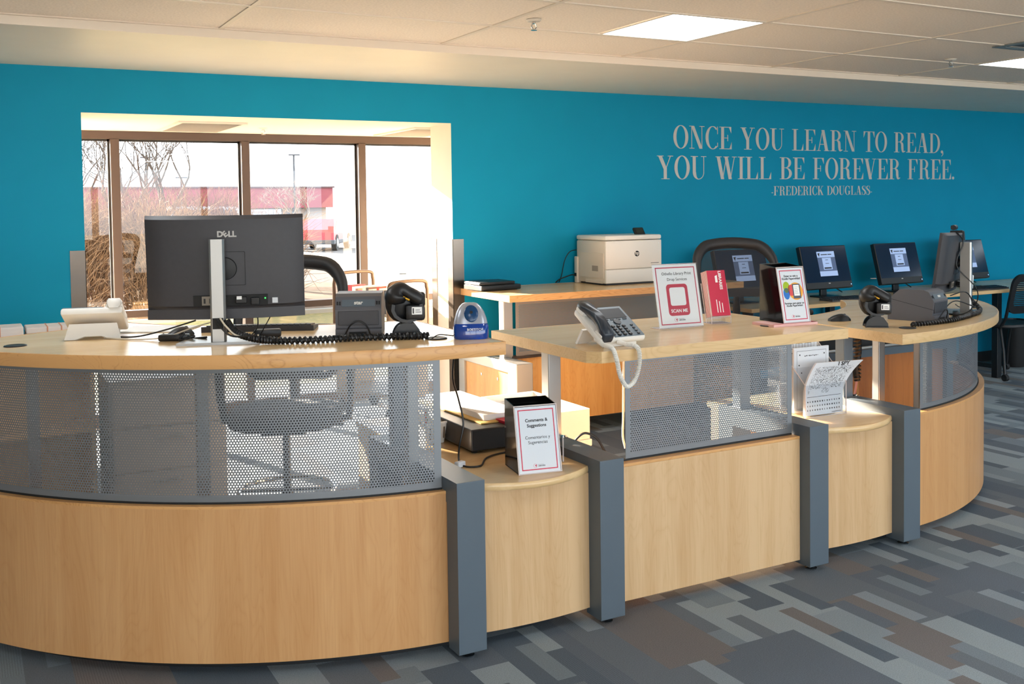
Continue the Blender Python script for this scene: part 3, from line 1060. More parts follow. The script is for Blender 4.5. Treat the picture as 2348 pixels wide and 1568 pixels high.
# ------------------------------------------------------------------ printer counter against the wall
ZP = 1.01
t = thing('worktop', 'long maple worktop along the teal wall under the white printer', 'worktop', (4.15, 6.24, ZP - 0.045), 0, 'counter tops')
build('top_panel', MB().box(-0.99, 0.99, -0.365, 0.374, 0.001, 0.0445), M_TOP, t)
build('edge_band', MB().ring_prism(rrect(1.99, 0.746, 0.003, 1, 0, 0.0045), rrect(1.978, 0.734, 0.002, 1, 0, 0.0045), 0.0, 0.045), M_EDGE, t)
t = thing('service_counter', 'back counter of warm wood panels and grey perforated screen below the printer', 'counter', (4.15, 6.0, 0), 0, 'counter bases')
build('wood_panel', MB().box(-0.93, 0.60, -0.02, 0.0, 0.12, 0.575), M_CHERRY, t)
build('cap_strip', MB().box(-0.93, 0.95, -0.04, 0.02, 0.575, 0.592), M_BRONZE, t)
perf_sheet('perforated_panel', lambda s: (s, s * 0 - 0.03), -0.90, 0.36, 0.594, ZP - 0.046, t, m=mat('perforated_taupe', '857c74', 0.5, 0.3))
for x in (-0.955, 0.40):
    build('column', MB().box(x - 0.035, x + 0.035, -0.03, 0.04, 0.575, ZP - 0.046, 0.004), M_ALU, t)
for x in (-0.99, 0.93):
    f = build('end_frame', MB().box(x - 0.06, x + 0.06, -0.31, -0.19, 0.02, 0.585, 0.003).box(x - 0.059, x + 0.059, -0.19, 0.55, 0.515, 0.585, 0.003).box(x - 0.059, x + 0.059, 0.46, 0.55, 0.02, 0.515), M_ALU, t)
    build('end_panel', MB().box(x - 0.045, x + 0.03, -0.19, 0.46, 0.05, 0.515), M_CHERRY, t)
    for yy, zz in ((-0.02, 0.45), (0.22, 0.45)):
        build('bolt', MB().lathe([(0, 0), (0.010, 0), (0.010, 0.003), (0.004, 0.004), (0, 0.003)], 12, M=Matrix.Translation((x - 0.045, yy, zz)) @ Matrix.Rotation(R(-90), 4, 'Y')), M_CHROME, t)

# return cabinet seen through the right-hand gap
t = thing('return_panel', 'shade-darkened orange wood panel in a grey frame seen through the gap by the cable drop', 'panel', (5.55, 4.95, 0))
build('wood_panel', MB().box(-0.62, 0.62, -0.015, 0.015, 0.06, 0.545), wood('shaded_orange_panel', 'b96f30', '96541f', 'Z', 0.4, 1.0), t)  # orange wood darkened, its shade put into the colour
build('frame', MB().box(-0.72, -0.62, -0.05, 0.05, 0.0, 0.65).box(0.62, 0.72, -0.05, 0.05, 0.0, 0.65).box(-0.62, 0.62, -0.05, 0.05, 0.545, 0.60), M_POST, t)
build('rail', MB().tube([(-0.62, -0.06, 0.61), (0.62, -0.06, 0.61)], 0.012, 10), M_ALU, t, 40)
build('screen', MB().box(-0.62, 0.62, 0.0, 0.006, 0.60, 0.78), M_BLACKM, t)
build('grommet_ring', MB().tube([(-0.30 + 0.022 * math.cos(2 * PI * k / 16), -0.018, 0.43 + 0.022 * math.sin(2 * PI * k / 16)) for k in range(16)], 0.004, 6, closed=True), M_BRONZE, t, 40)

# ------------------------------------------------------------------ laser printer
def laser_printer():
    t = thing('laser_printer', 'boxy white laser printer on the wall counter', 'printer', (4.36, 6.17, ZP))
    W2, D, Hh = 0.250, 0.40, 0.362
    build('body', MB().box(-W2, W2, 0.012, D, 0.012, 0.325, 0.012), M_OFFW, t, 40)
    build('feet', MB().box(-W2 + 0.02, W2 - 0.02, 0.03, D - 0.03, 0.0, 0.014), M_CHAR, t)
    build('lid', MB().box(-W2 - 0.002, W2 + 0.002, 0.002, D, 0.327, Hh, 0.012), M_WHITE, t, 40)
    build('front_door', MB().box(-W2 + 0.001, W2 - 0.001, 0.0, 0.02, 0.118, 0.323, 0.006), M_WHITE, t, 40)
    build('paper_drawer', MB().box(-W2 + 0.001, W2 - 0.001, 0.0, 0.02, 0.014, 0.113, 0.006), M_WHITE, t, 40)
    build('side_cover', MB().box(-W2 - 0.003, -W2 + 0.006, 0.03, D - 0.05, 0.05, 0.235, 0.002), M_OFFW, t)
    build('side_vent', MB().box(-W2 - 0.0035, -W2, 0.10, 0.18, 0.10, 0.14), mat('vent_grey', '9d968c', 0.7), t)
    build('side_tray', MB().box(-W2 - 0.004, -W2, 0.04, 0.27, 0.012, 0.035, 0.002), M_OFFW, t)
    build('rear_cover', MB().box(-W2 - 0.014, -W2 + 0.05, D - 0.03, D + 0.012, 0.0, 0.20, 0.006), M_OFFW, t)
    build('power_socket', MB().box(-W2 - 0.016, -W2 - 0.012, D - 0.02, D + 0.008, 0.05, 0.075), M_BLACK, t)
    c = build('control_panel', MB().box(-0.045, 0.045, -0.010, 0.010, 0.0, 0.07, 0.006, M=Matrix.Translation((0.13, 0.10, Hh - 0.010)) @ Matrix.Rotation(R(-35), 4, 'X')), M_BLACK, t)
    build('display', MB().box(-0.030, 0.030, -0.0108, -0.0102, 0.02, 0.058, M=Matrix.Translation((0.13, 0.10, Hh - 0.010)) @ Matrix.Rotation(R(-35), 4, 'X')), mat('dim_display', '2c3833', 0.2), c)
    build('power_button', MB().lathe([(0, 0), (0.007, 0), (0.006, 0.002), (0, 0.0022)], 14, M=frame_M((0.222, -0.0005, 0.297), (1, 0, 0), (0, 0, 1))), M_PAPER, t)
    lg = build('logo', MB().lathe([(0, 0), (0.021, 0), (0.021, 0.0008), (0, 0.0008)], 28, M=frame_M((0.025, -0.0002, 0.225), (1, 0, 0), (0, 0, 1))), M_INK, t)
    text('logo_text', 'hp', 0.036, M_WHITE, lg, frame_M((0.025, -0.0016, 0.229), (1, 0, 0), (0.25, 0, 1)), bold=0.0004)
    build('model_line', MB().box(0.150, 0.222, -0.0008, 0.0, 0.150, 0.154), M_GREY, t)
    cb = build('power_cord', MB().tube(bez([(-W2 - 0.016, D - 0.006, 0.06), (-W2 - 0.05, D, 0.06), (-W2 - 0.10, D - 0.01, 0.05), (-W2 - 0.14, D + 0.02, 0.03), (-W2 - 0.16, D + 0.045, 0.005)], 20), 0.0045, 6), M_CABLE, t, 40)
    build('data_cord', MB().tube(bez([(-W2 - 0.004, D - 0.01, 0.25), (-W2 - 0.06, D, 0.235), (-W2 - 0.10, D + 0.01, 0.17), (-W2 - 0.115, D + 0.03, 0.06), (-W2 - 0.13, D + 0.045, 0.005)], 24), 0.0035, 6), M_CABLE, t, 40)


laser_printer()

# black slim devices on the sunlit end
t = thing('slim_device', 'lower slim black device with silver side at the sunlit counter end', 'device', (3.30, 6.40, ZP), R(4))
build('case', MB().box(-0.16, 0.16, -0.13, 0.13, 0.004, 0.040, 0.008), M_BLACK, t, 40)
build('side_plate', MB().box(-0.1615, -0.159, -0.12, 0.12, 0.006, 0.036), M_CHROME, t)
build('foot', MB().box(-0.14, 0.14, -0.11, 0.11, 0.0, 0.005), M_BLACKM, t)
t = thing('slim_device', 'upper slim black device lying on another at the sunlit counter end', 'device', (3.28, 6.405, ZP + 0.0402), R(2))
build('case', MB().box(-0.14, 0.14, -0.12, 0.12, 0.0, 0.022, 0.005), M_BLACK, t, 40)
build('side_plate', MB().box(-0.1415, -0.139, -0.11, 0.11, 0.004, 0.018), M_CHROME, t)


# ------------------------------------------------------------------ desk telephones
def phone(label, loc, rz, handset_m, body_m, face_m, cord, lean=31):
    t = thing('desk_phone', label, 'telephone', loc, rz, 'desk telephones')
    T = Matrix.Translation((0, -0.082, 0.016)) @ Matrix.Rotation(R(lean), 4, 'X')
    build('body', MB().box(-0.11, 0.11, 0.0, 0.205, -0.004, 0.024, 0.009, M=T), body_m, t, 40)
    # stand: a plate that drops from the back of the body to the table
    st = MB().prism([(-0.10, 0.0), (-0.062, 0.0), (-0.03, 0.012), (0.03, 0.012), (0.062, 0.0), (0.10, 0.0), (0.085, 0.062), (-0.085, 0.062)][::1], -0.006, 0.006,
                    M=Matrix.Translation((0, 0.090, 0.0)) @ Matrix.Rotation(R(112), 4, 'X'))
    build('stand', st, body_m, t)
    build('foot_strip', MB().box(-0.08, 0.08, -0.070, -0.056, 0.0, 0.022, 0.003), body_m, t)
    fp = build('face_plate', MB().box(-0.038, 0.104, 0.006, 0.198, 0.0235, 0.0262, 0.001, M=T), face_m, t)
    build('display', MB().box(-0.030, 0.092, 0.122, 0.184, 0.0264, 0.0275, M=T), mat('phone_display', '18171a', 0.45, spec=0.25), t)
    for k in range(4):
        build('soft_key', MB().box(-0.024 + 0.03 * k, -0.006 + 0.03 * k, 0.111, 0.117, 0.026, 0.0285, M=T), M_BLACK, t)
    for r_ in range(4):
        for c_ in range(3):
            build('key', MB().lathe([(0, 0), (0.0085, 0), (0.0085, 0.003), (0.006, 0.0042), (0, 0.0044)], 10, (-0.010 + 0.026 * c_, 0.018 + 0.017 * r_, 0.026), M=T), M_BLACK, t, 50)
    for r_ in range(4):
        build('side_key', MB().lathe([(0, 0), (0.0065, 0), (0.0065, 0.003), (0, 0.004)], 10, (0.082, 0.018 + 0.018 * r_, 0.026), M=T), M_BLACK, t, 50)
    build('volume_key', MB().box(-0.037, -0.028, 0.016, 0.044, 0.026, 0.030, 0.002, M=T), M_BLACK, t)
    build('navigation_ring', MB().lathe([(0.006, 0), (0.016, 0), (0.016, 0.004), (0.006, 0.004)], 18, (0.028, 0.096, 0.026), M=T), M_BLACK, t, 40)
    # handset: bowed bar with thicker ear and mouth ends
    prof = [(-0.006, 0.030, 0.020), (0.0, 0.036, 0.026), (0.028, 0.044, 0.027), (0.06, 0.054, 0.022), (0.10, 0.058, 0.021), (0.145, 0.054, 0.022), (0.178, 0.046, 0.027), (0.205, 0.040, 0.026), (0.212, 0.034, 0.020)]
    rings = []
    for v, wz, hw_ in prof:
        th = 0.017
        rings.append([(-0.078 + hw_ * sx_ * 1.0, v, wz + sz_ * th) for sx_, sz_ in ((-0.8, -1), (0.8, -1), (1, -0.5), (1, 0.4), (0.75, 1), (-0.75, 1), (-1, 0.4), (-1, -0.5))])
    build('handset', MB().loft(rings, M=T), handset_m, t, 60)
    build('mouth_cradle', MB().box(-0.108, -0.048, 0.004, 0.05, 0.022, 0.036, 0.005, M=T), body_m, t, 40)
    build('ear_cradle', MB().box(-0.108, -0.048, 0.150, 0.202, 0.022, 0.038, 0.005, M=T), body_m, t, 40)
    if cord:
        path = bez(cord, 1100)
        hel = []
        turns = 115
        for i, p in enumerate(path):
            a = 2 * PI * turns * i / (len(path) - 1)
            d = (path[min(i + 1, len(path) - 1)] - path[max(i - 1, 0)]).normalized()
            x = d.cross(Vector((0, 1, 0.01))).normalized()
            y = d.cross(x)
            hel.append(p + (x * math.cos(a) + y * math.sin(a)) * 0.0072)
        build('coiled_cord', MB().tube(hel, 0.0024, 5), M_WHITE, t, 60)
    return t


phone('white desk phone with dark handset and coiled cord on the straight counter', (2.254, 3.362, ZM), R(2), mat('handset_slate', '2c333c', 0.35), M_WHITE, mat('face_slate', '56656f', 0.4),
      [(-0.10, -0.045, 0.035), (-0.104, -0.10, 0.018), (-0.104, -0.160, 0.010), (-0.100, -0.182, -0.03), (-0.085, -0.182, -0.09), (-0.055, -0.182, -0.135), (-0.020, -0.182, -0.120), (0.006, -0.182, -0.06), (0.008, -0.172, 0.004), (-0.008, -0.12, 0.014), (-0.03, -0.09, 0.022)])
phone('white desk phone seen from behind on the left curved counter', (0.452, 4.222, ZL), R(166), M_WHITE, M_WHITE, mat('face_slate', '56656f', 0.4), None, 25)
tag(build('paper_sheet', MB().box(-0.14, 0.14, -0.105, 0.105, 0, 0.004), M_PAPER, None, None, (0.70, 4.33, ZL + 0.0005), R(-30)), 'white paper pad lying behind the white phone', 'paper')


# ------------------------------------------------------------------ curved-back monitors
def monitor(label, loc, rz, tilt, W=0.60, HT=0.385, zb=0.075, logo=True, turn=0.0, cz=0.378, ox=0.022, cd=0.0):
    t = thing('desktop_monitor', label, 'monitor', loc, rz, 'large staff monitors')
    build('base', MB().prism([(-0.145, -0.03), (0.145, -0.03), (0.118, 0.17), (-0.118, 0.17)], 0.0, 0.009, M=None), M_ALU, t)
    build('base_pad', MB().box(-0.135, 0.135, -0.028, 0.15, -0.0002, 0.003), M_BLACKM, t)
    col = [(-0.027, -0.006), (-0.020, -0.014), (0.020, -0.014), (0.027, -0.006), (0.027, 0.016 + cd), (-0.027, 0.016 + cd)]
    build('stand_column', MB().prism(col, 0.008, cz), M_ALU, t)
    build('cable_opening', MB().box(-0.019, 0.019, -0.0148, -0.012, 0.055, 0.095), M_BLACKM, t)
    T = Matrix.Translation((ox, 0.05, zb + HT / 2)) @ Matrix.Rotation(turn, 4, 'Z') @ Matrix.Rotation(R(tilt), 4, 'X')
    build('tilt_arm', MB().tube([(0, 0.012, 0.30), (0, 0.062, 0.262 + 0.0)], 0.017, 14).lathe([(0, 0), (0.045, 0), (0.040, 0.012), (0, 0.014)], 24, M=T @ frame_M((0.0, 0.016, 0.0), (1, 0, 0), (0, 0, 1))), M_BLACK, t, 40)
    RC = 1.5
    n = 20
    rings = []
    for i in range(n + 1):
        x = -W / 2 + W * i / n
        c = RC - math.sqrt(RC * RC - x * x)
        e = max(0.0, (abs(x) - (W / 2 - 0.05)) / 0.05)
        bul = 0.020 * (1 - e * e)
        rings.append([(x, 0.045 + c, -HT / 2), (x, 0.045 + c, HT / 2), (x, 0.038 + c, HT / 2 + 0.001), (x, 0.030 + c - bul * 0.6, HT / 2 - 0.012),
                      (x, 0.030 + c - bul, HT / 2 - 0.05), (x, 0.030 + c - bul, -HT / 2 + 0.055), (x, 0.034 + c - bul * 0.7, -HT / 2 + 0.046), (x, 0.036 + c, -HT / 2)])
    build('housing', MB().loft(rings, M=T), M_CHAR, t, 25)
    rings = []
    for i in range(n + 1):
        x = (-W / 2 + W * i / n) * 1.001
        c = RC - math.sqrt(RC * RC - x * x)
        rings.append([(x, 0.046 + c, -HT / 2 - 0.002), (x, 0.046 + c, -HT / 2 + 0.038), (x, 0.022 + c, -HT / 2 + 0.040), (x, 0.018 + c, -HT / 2 + 0.004)])
    build('chin', MB().loft(rings, M=T), M_CHAR, t, 25)
    rings = []
    for i in range(n + 1):
        x = (-W / 2 + 0.008) + (W - 0.016) * i / n
        c = RC - math.sqrt(RC * RC - x * x)
        rings.append([(x, 0.0455 + c, -HT / 2 + 0.045), (x, 0.0465 + c, -HT / 2 + 0.045), (x, 0.0465 + c, HT / 2 - 0.008), (x, 0.0455 + c, HT / 2 - 0.008)])
    build('screen', MB().loft(rings, M=T), mat('dark_screen', '0a0c10', 0.15, emit='5a6b80', estr=0.25), t)
    if logo:
        # E of the mark is tilted; the other letters stand upright
        for ch, dx, a in (('D', -0.026, 0), ('E', -0.008, 38), ('L', 0.010, 0), ('L', 0.0245, 0)):
            text('logo_letter', ch, 0.029, M_SILVERTXT, t, T @ frame_M((dx + 0.012, 0.0085, HT / 2 - 0.066), (math.cos(R(a)), 0, math.sin(R(a))), (-math.sin(R(a)), 0, math.cos(R(a)))), bold=0.0012, ext=0.0012)
    build('mount_square', MB().ring_prism(rrect(0.125, 0.125, 0.004, 2), rrect(0.1225, 0.1225, 0.004, 2), 0.0, 0.0012, M=T @ frame_M((0.01, 0.0102, 0.0), (1, 0, 0), (0, 0, 1))), M_BLACKM, t)
    p = build('port_recess', MB().box(-0.115, 0.15, 0.006, 0.0102, -0.137, -0.098, M=T), M_BLACKM, t)
    build('port_plate', MB().box(-0.085, -0.03, 0.0045, 0.007, -0.134, -0.101, M=T), mat('port_plate_grey', '8d8478', 0.5), p)
    for k in range(3):
        build('port', MB().box(-0.079 + 0.020 * k, -0.072 + 0.020 * k, 0.0035, 0.006, -0.127, -0.109, M=T), M_BLACK, p)
    build('plug', MB().box(0.035, 0.075, -0.012, 0.006, -0.128, -0.104, 0.003, M=T).box(0.09, 0.12, -0.010, 0.006, -0.134, -0.108, 0.003, M=T), M_BLACK, p)
    build('plug_label', MB().box(0.04, 0.058, -0.0128, -0.0121, -0.112, -0.10, M=T), M_PAPER, p)
    build('status_light', MB().box(0.139, 0.143, 0.0045, 0.006, -0.114, -0.110, M=T), mat('green_led', '20ff40', 0.4, emit='30ff50', estr=3), p)
    build('service_tag', MB().box(0.166, 0.186, 0.0095, 0.0108, -0.132, -0.112, M=T), M_PAPERB, t)
    return t


monitor('large dark curved monitor on silver stand seen from behind on the left counter', (0.812, 3.737, ZL), R(-18), 5, W=0.565)
monitor('dark monitor on silver stand seen almost edge on at the far curved counter', (4.79, 3.665, ZR), R(30), 8, W=0.52, HT=0.325, zb=0.11, logo=False, turn=R(-3), cz=0.385, ox=0.0, cd=0.026)

# webcam on the far monitor
wc = at(2157, 528, Y=3.80)
t = thing('webcam', 'small black webcam clipped on top of the edge-on monitor', 'webcam', (4.742, 3.722, ZR + 0.4365), R(30))
build('body', MB().tube([(-0.035, 0.0, 0.028), (0.035, 0.0, 0.028)], [0.014, 0.014], 14), M_BLACK, t, 40)
build('lens', MB().lathe([(0, 0), (0.011, 0), (0.011, 0.004), (0, 0.005)], 14, M=frame_M((0.0, 0.013, 0.028), (1, 0, 0), (0, 0, -1))), M_GLOSSB, t)
build('clip', MB().box(-0.014, 0.014, -0.045, 0.02, 0.0, 0.012, 0.003).box(-0.012, 0.012, -0.05, -0.042, -0.04, 0.008, 0.002), M_BLACK, t)


# ------------------------------------------------------------------ receipt printers
def receipt_printer(label, loc, rz):
    t = thing('receipt_printer', label, 'printer', loc, rz, 'receipt printers')
    prof = [(-0.10, 0.0), (-0.10, 0.030), (-0.088, 0.034), (-0.095, 0.104), (-0.070, 0.150), (-0.045, 0.160), (0.08, 0.160), (0.145, 0.105), (0.145, 0.0)]
    W2 = 0.086
    Mx = Matrix(((0, 0, 1, 0), (1, 0, 0, 0), (0, 1, 0, 0), (0, 0, 0, 1)))
    build('case', MB().prism(prof, -W2, W2, M=Mx), M_GREY, t)
    build('back_panel', MB().box(-0.075, 0.075, -0.0965, -0.09, 0.044, 0.098, 0.002), M_CHAR, t)
    d = Vector((0, 0.025, 0.046)).normalized()
    strip = build('label_strip', MB().box(-0.062, 0.062, -0.014, 0.014, 0.0, 0.0012, M=frame_M((0, -0.0835, 0.1265), (1, 0, 0), d)), M_POST, t)
    text('brand_text', 'star', 0.021, M_WHITE, strip, frame_M((0, -0.0848, 0.128), (1, 0, 0), d), bold=0.0006)
    for sx_ in (-1, 1):
        for k in range(2):
            build('vent_slot', MB().box(-0.003, 0.003, -0.007, 0.007, 0.0, 0.0012, M=frame_M((sx_ * (0.069 + 0.009 * k), -0.0835, 0.1265), (1, 0, 0), d)), M_BLACKM, t)
    build('side_seam', MB().add([(-W2 - 0.0006, -0.098, 0.06), (-W2 - 0.0006, -0.098, 0.062), (-W2 - 0.0006, 0.145, 0.112), (-W2 - 0.0006, 0.145, 0.110)], [(0, 1, 2, 3)]), M_BLACKM, t)
    build('cable_hatch', MB().box(-0.035, 0.03, -0.1012, -0.098, 0.006, 0.020), M_BLACKM, t)
    build('cable', MB().tube(bez([(-0.05, -0.102, 0.01), (-0.03, -0.116, 0.045), (0.0, -0.12, 0.062), (0.03, -0.116, 0.045), (0.045, -0.104, 0.008)], 20), 0.0028, 6), M_CABLE, t, 40)
    return t


receipt_printer('dark receipt printer seen from behind beside the barcode scanner on the left counter', (1.345, 3.72, ZL), R(-24))
receipt_printer('dark receipt printer turned sideways on the far curved counter', (4.345, 3.60, ZR), R(16))


# ------------------------------------------------------------------ barcode scanners in cradles
def scanner(label, loc, rz):
    t = thing('barcode_scanner', label, 'scanner', loc, rz, 'barcode scanners')
    build('body', MB().tube(bez([(-0.034, -0.012, 0.125), (-0.036, -0.012, 0.145), (-0.032, -0.012, 0.165), (-0.014, -0.012, 0.178), (0.010, -0.012, 0.165), (0.034, -0.012, 0.150), (0.052, -0.01, 0.138)], 24),
                            [0.030, 0.034, 0.038, 0.041, 0.043, 0.044, 0.044, 0.042, 0.038, 0.034, 0.031, 0.028, 0.026, 0.025, 0.024, 0.024, 0.024, 0.025, 0.025, 0.026, 0.026, 0.026, 0.026, 0.026, 0.026], 14), M_BLACK, t, 60)
    build('cradle_back', MB().lathe([(0, -0.020), (0.040, -0.020), (0.052, -0.012), (0.056, 0.004), (0.050, 0.016), (0.034, 0.024), (0, 0.027)], 24, M=frame_M((-0.020, 0.022, 0.128), (1, 0, 0), (0, 0, 1)) @ Matrix.Diagonal((1, 1.35, 1, 1))), M_BLACK, t, 50)
    build('grip_end', MB().box(0.040, 0.072, -0.022, 0.022, 0.112, 0.165, 0.008), M_BLACKM, t, 40)
    build('status_strip', MB().box(-0.022, 0.004, -0.010, 0.010, 0.2345, 0.2375, 0.0015), M_ALU, t)
    build('trigger', MB().tube([(-0.010, -0.034, 0.152), (0.0, -0.038, 0.146), (0.012, -0.036, 0.140)], 0.0035, 6), mat('yellow_trigger', 'd9a318', 0.4), t)
    # cradle cup: trough with rising arms
    rings = []
    for k in range(9):
        a = R(150 + 30 * k - 0) 
        ang = R(-200 + 27.5 * k)
        rr = 0.056
        x, z = 0.004 + rr * 1.08 * math.cos(ang), 0.108 + rr * 0.95 * math.sin(ang)
        xi, zi = 0.004 + (rr - 0.012) * 1.08 * math.cos(ang), 0.108 + (rr - 0.012) * 0.95 * math.sin(ang)
        rings.append([(x, -0.042, z), (x, 0.042, z), (xi, 0.042, zi), (xi, -0.042, zi)])
    build('cradle', MB().loft(rings), M_BLACK, t, 50)
    lb = build('asset_sticker', MB().box(0.020, 0.058, -0.0452, -0.0438, 0.086, 0.114), M_PAPER, t)
    build('sticker_code', MB().box(0.023, 0.028, -0.0456, -0.0451, 0.090, 0.110).box(0.034, 0.054, -0.0456, -0.0451, 0.094, 0.096).box(0.034, 0.050, -0.0456, -0.0451, 0.102, 0.104), M_INK, lb)
    build('cup_wall', MB().box(-0.004, 0.070, -0.0445, 0.043, 0.062, 0.122, 0.012), M_BLACK, t, 40)
    # foot: hollow base with two arched lobes
    arch = [(-0.052, 0.0)] + [(-0.052 + 0.052 * (1 - math.cos(R(10 * k))), 0.056 * math.sin(R(10 * k))) for k in range(1, 10)] + [(0.03, 0.05), (0.052, 0.02), (0.054, 0.0)]
    for yy in (-0.045, 0.033):
        build('foot_lobe', MB().prism(arch, -0.006, 0.006, M=Matrix.Translation((0, yy + 0.006, 0)) @ Matrix.Rotation(R(90), 4, 'X')), M_BLACK, t)
    build('foot', MB().box(-0.050, 0.054, -0.045, 0.045, 0.0, 0.012, 0.004).box(-0.022, 0.022, -0.034, 0.034, 0.01, 0.066, 0.008), M_BLACK, t, 40)
    return t


scanner('black barcode scanner in its cradle on the left counter by the receipt printer', (1.462, 3.545, ZL), R(-20))
scanner('black barcode scanner in its cradle at the corner of the far curved counter', (3.925, 3.53, ZR), R(-38))

# ------------------------------------------------------------------ pencil sharpener
t = thing('pencil_sharpener', 'blue and silver electric pencil sharpener at the corner of the left counter', 'pencil sharpener', (1.647, 3.372, ZL), R(-22))


def sq(w, d, z, y0, n=24, p=3.2):
    out = []
    for k in range(n):
        a = 2 * PI * k / n
        c, s = math.cos(a), math.sin(a)
        out.append((w / 2 * math.copysign(abs(c) ** (2 / p), c), y0 + d / 2 * math.copysign(abs(s) ** (2 / p), s), z))
    return out


build('shavings_bin', MB().loft([sq(0.126, 0.105, 0.0, 0), sq(0.130, 0.108, 0.006, 0), sq(0.130, 0.106, 0.045, 0.001), sq(0.122, 0.098, 0.058, 0.004)]), mat('blue_translucent', '0a3f9e', 0.08, trans=0.25, coat=0.5), t, 50)
build('shell', MB().loft([sq(0.124, 0.100, 0.056, 0.004), sq(0.118, 0.094, 0.072, 0.007), sq(0.102, 0.082, 0.095, 0.012), sq(0.080, 0.066, 0.114, 0.018), sq(0.056, 0.048, 0.125, 0.022), sq(0.038, 0.032, 0.128, 0.024)]), mat('silver_shell', 'a9adb8', 0.3, 0.4), t, 50)
nrm = Vector((0, -0.9, 0.44)).normalized()
Mf = frame_M((0, -0.0285, 0.092), (1, 0, 0), Vector((0, 0.44, 0.9)))
fc = build('face_insert', MB().lathe([(0, 0), (0.023, 0.0), (0.026, 0.002), (0.022, 0.006), (0, 0.007)], 24, M=Mf @ Matrix.Diagonal((1, 1.28, 1, 1))), mat('sharp_teal', '063a66', 0.25), t, 50)
build('pencil_hole', MB().lathe([(0, 0), (0.006, 0), (0.006, 0.001), (0, 0.001)], 14, M=Mf @ Matrix.Translation((0, 0.003, 0.0068))), M_BLACKM, fc)
text('brand_text', 'BOSTITCH', 0.0125, M_PAPERB, t, frame_M((0.012, -0.0536, 0.036), (1, 0, 0), (0, 0, 1)), bold=0.0002)
build('power_cord', MB().tube(bez([(-0.055, 0.012, 0.006), (-0.085, 0.0, 0.012), (-0.12, -0.015, 0.016), (-0.15, -0.06, 0.006), (-0.11, -0.01, 0.004), (-0.095, -0.0, 0.002)][:4], 18), 0.0022, 6), M_CABLE, t, 40)


# ------------------------------------------------------------------ keyboards, mice, cables
def keyboard(label, loc, rz, L=0.42):
    t = thing('keyboard', label, 'keyboard', loc, rz, 'keyboards')
    build('case', MB().prism([(-0.07, 0.0), (0.07, 0.0), (0.07, 0.022), (-0.07, 0.010)], -L / 2, L / 2, M=Matrix(((0, 0, 1, 0), (1, 0, 0, 0), (0, 1, 0, 0), (0, 0, 0, 1)))), M_CHAR, t)
    mb = MB()
    for r_ in range(5):
        for c_ in range(18):
            x = -L / 2 + 0.012 + c_ * (L - 0.024) / 18
            y = -0.060 + r_ * 0.0245
            z = 0.010 + (y + 0.07) / 0.14 * 0.012
            mb.box(x, x + 0.017, y, y + 0.020, z, z + 0.006)
    build('keys', mb, M_BLACK, t)['kind'] = 'stuff'
    return t


keyboard('black keyboard behind the big monitor on the left counter', (1.055, 4.085, ZL), R(155), 0.44)


def mouse(label, loc, rz):
    t = thing('computer_mouse', label, 'mouse', loc, rz, 'computer mice')
    rings = []
    for k in range(9):
        u = k / 8
        y = -0.055 + 0.11 * u
        w_ = 0.031 * math.sin(PI * (0.12 + 0.76 * u)) ** 0.6
        h_ = 0.036 * math.sin(PI * (0.10 + 0.80 * u ** 0.8)) ** 0.8
        rings.append([(w_ * math.cos(PI * j / 8), y, h_ * math.sin(PI * j / 8) ** 0.8 + 0.001) for j in range(9)])
    build('shell', MB().loft(rings), M_BLACK, t, 60)
    build('wheel', MB().tube([(-0.003, -0.028, 0.030), (0.003, -0.028, 0.030)], 0.007, 12), M_GREY, t)
    return t


mouse('black mouse beside the monitor stand on the left counter', (0.735, 4.05, ZL), R(120))
mouse('black mouse on the far curved counter left of the scanner', (3.965, 3.80, ZR), R(70))


def cable(label, pts, r=0.003, m=None, n=40, name='cable', cat='cable'):
    return tag(build(name, MB().tube(bez(pts, n), r, 7), m or M_CABLE, None, 50), label, cat)


def cable_wrap(label, pts, r=0.011, turns=30, wr=0.0056):
    """bundle of cables inside a spiral wrap"""
    path = bez(pts, 60)
    t = thing('cable_bundle', label, 'cable bundle', path[0], 0, 'wrapped cable bundles')
    o = Vector(path[0])
    p2 = [p - o for p in path]
    build('core', MB().tube(p2, r * 0.78, 8), M_CABLE, t, 50)
    hel = []
    fine = bez(pts, 700)
    for i, p in enumerate(fine):
        a = 2 * PI * turns * i / (len(fine) - 1)
        d = (fine[min(i + 1, len(fine) - 1)] - fine[max(i - 1, 0)]).normalized()
        x = d.cross(Vector((0.02, 0.01, 1))).normalized()
        y = d.cross(x)
        hel.append(p - o + (x * math.cos(a) + y * math.sin(a)) * r)
    build('spiral_wrap', MB().tube(hel, wr, 5), M_BLACK, t, 60)
    return t


zt = ZL + 0.013
cable_wrap('thick black spiral-wrapped cable bundle along the left counter edge', [(0.835, 3.712, ZL + 0.085), (0.86, 3.69, ZL + 0.045), (0.92, 3.645, zt + 0.008), (1.0, 3.60, zt), (1.14, 3.545, zt), (1.27, 3.52, zt), (1.40, 3.47, zt), (1.50, 3.425, zt)], 0.0092, 60)
for k, (dx, dz) in enumerate(((-0.012, 0.0), (0.004, 0.006), (0.014, -0.004))):
    cable(['black cable leaving the monitor stand on its left', 'pale cable leaving the middle of the monitor stand', 'black cable leaving the monitor stand on its right'][k],
          [(0.81 + dx, 3.716, ZL + 0.088 + dz), (0.825 + dx, 3.690, ZL + 0.060 + dz), (0.86 + dx, 3.668, ZL + 0.032), (0.93 + dx * 0.3, 3.635, ZL + 0.034)], 0.0034, M_CABLEW if k == 1 else M_CABLE, 20)
cable('pale cord running from the white phone to the monitor', [(0.47, 4.13, ZL + 0.004), (0.56, 4.02, ZL + 0.004), (0.66, 3.95, ZL + 0.012), (0.74, 3.86, ZL + 0.05), (0.80, 3.79, ZL + 0.075)], 0.0026, M_CABLEW)
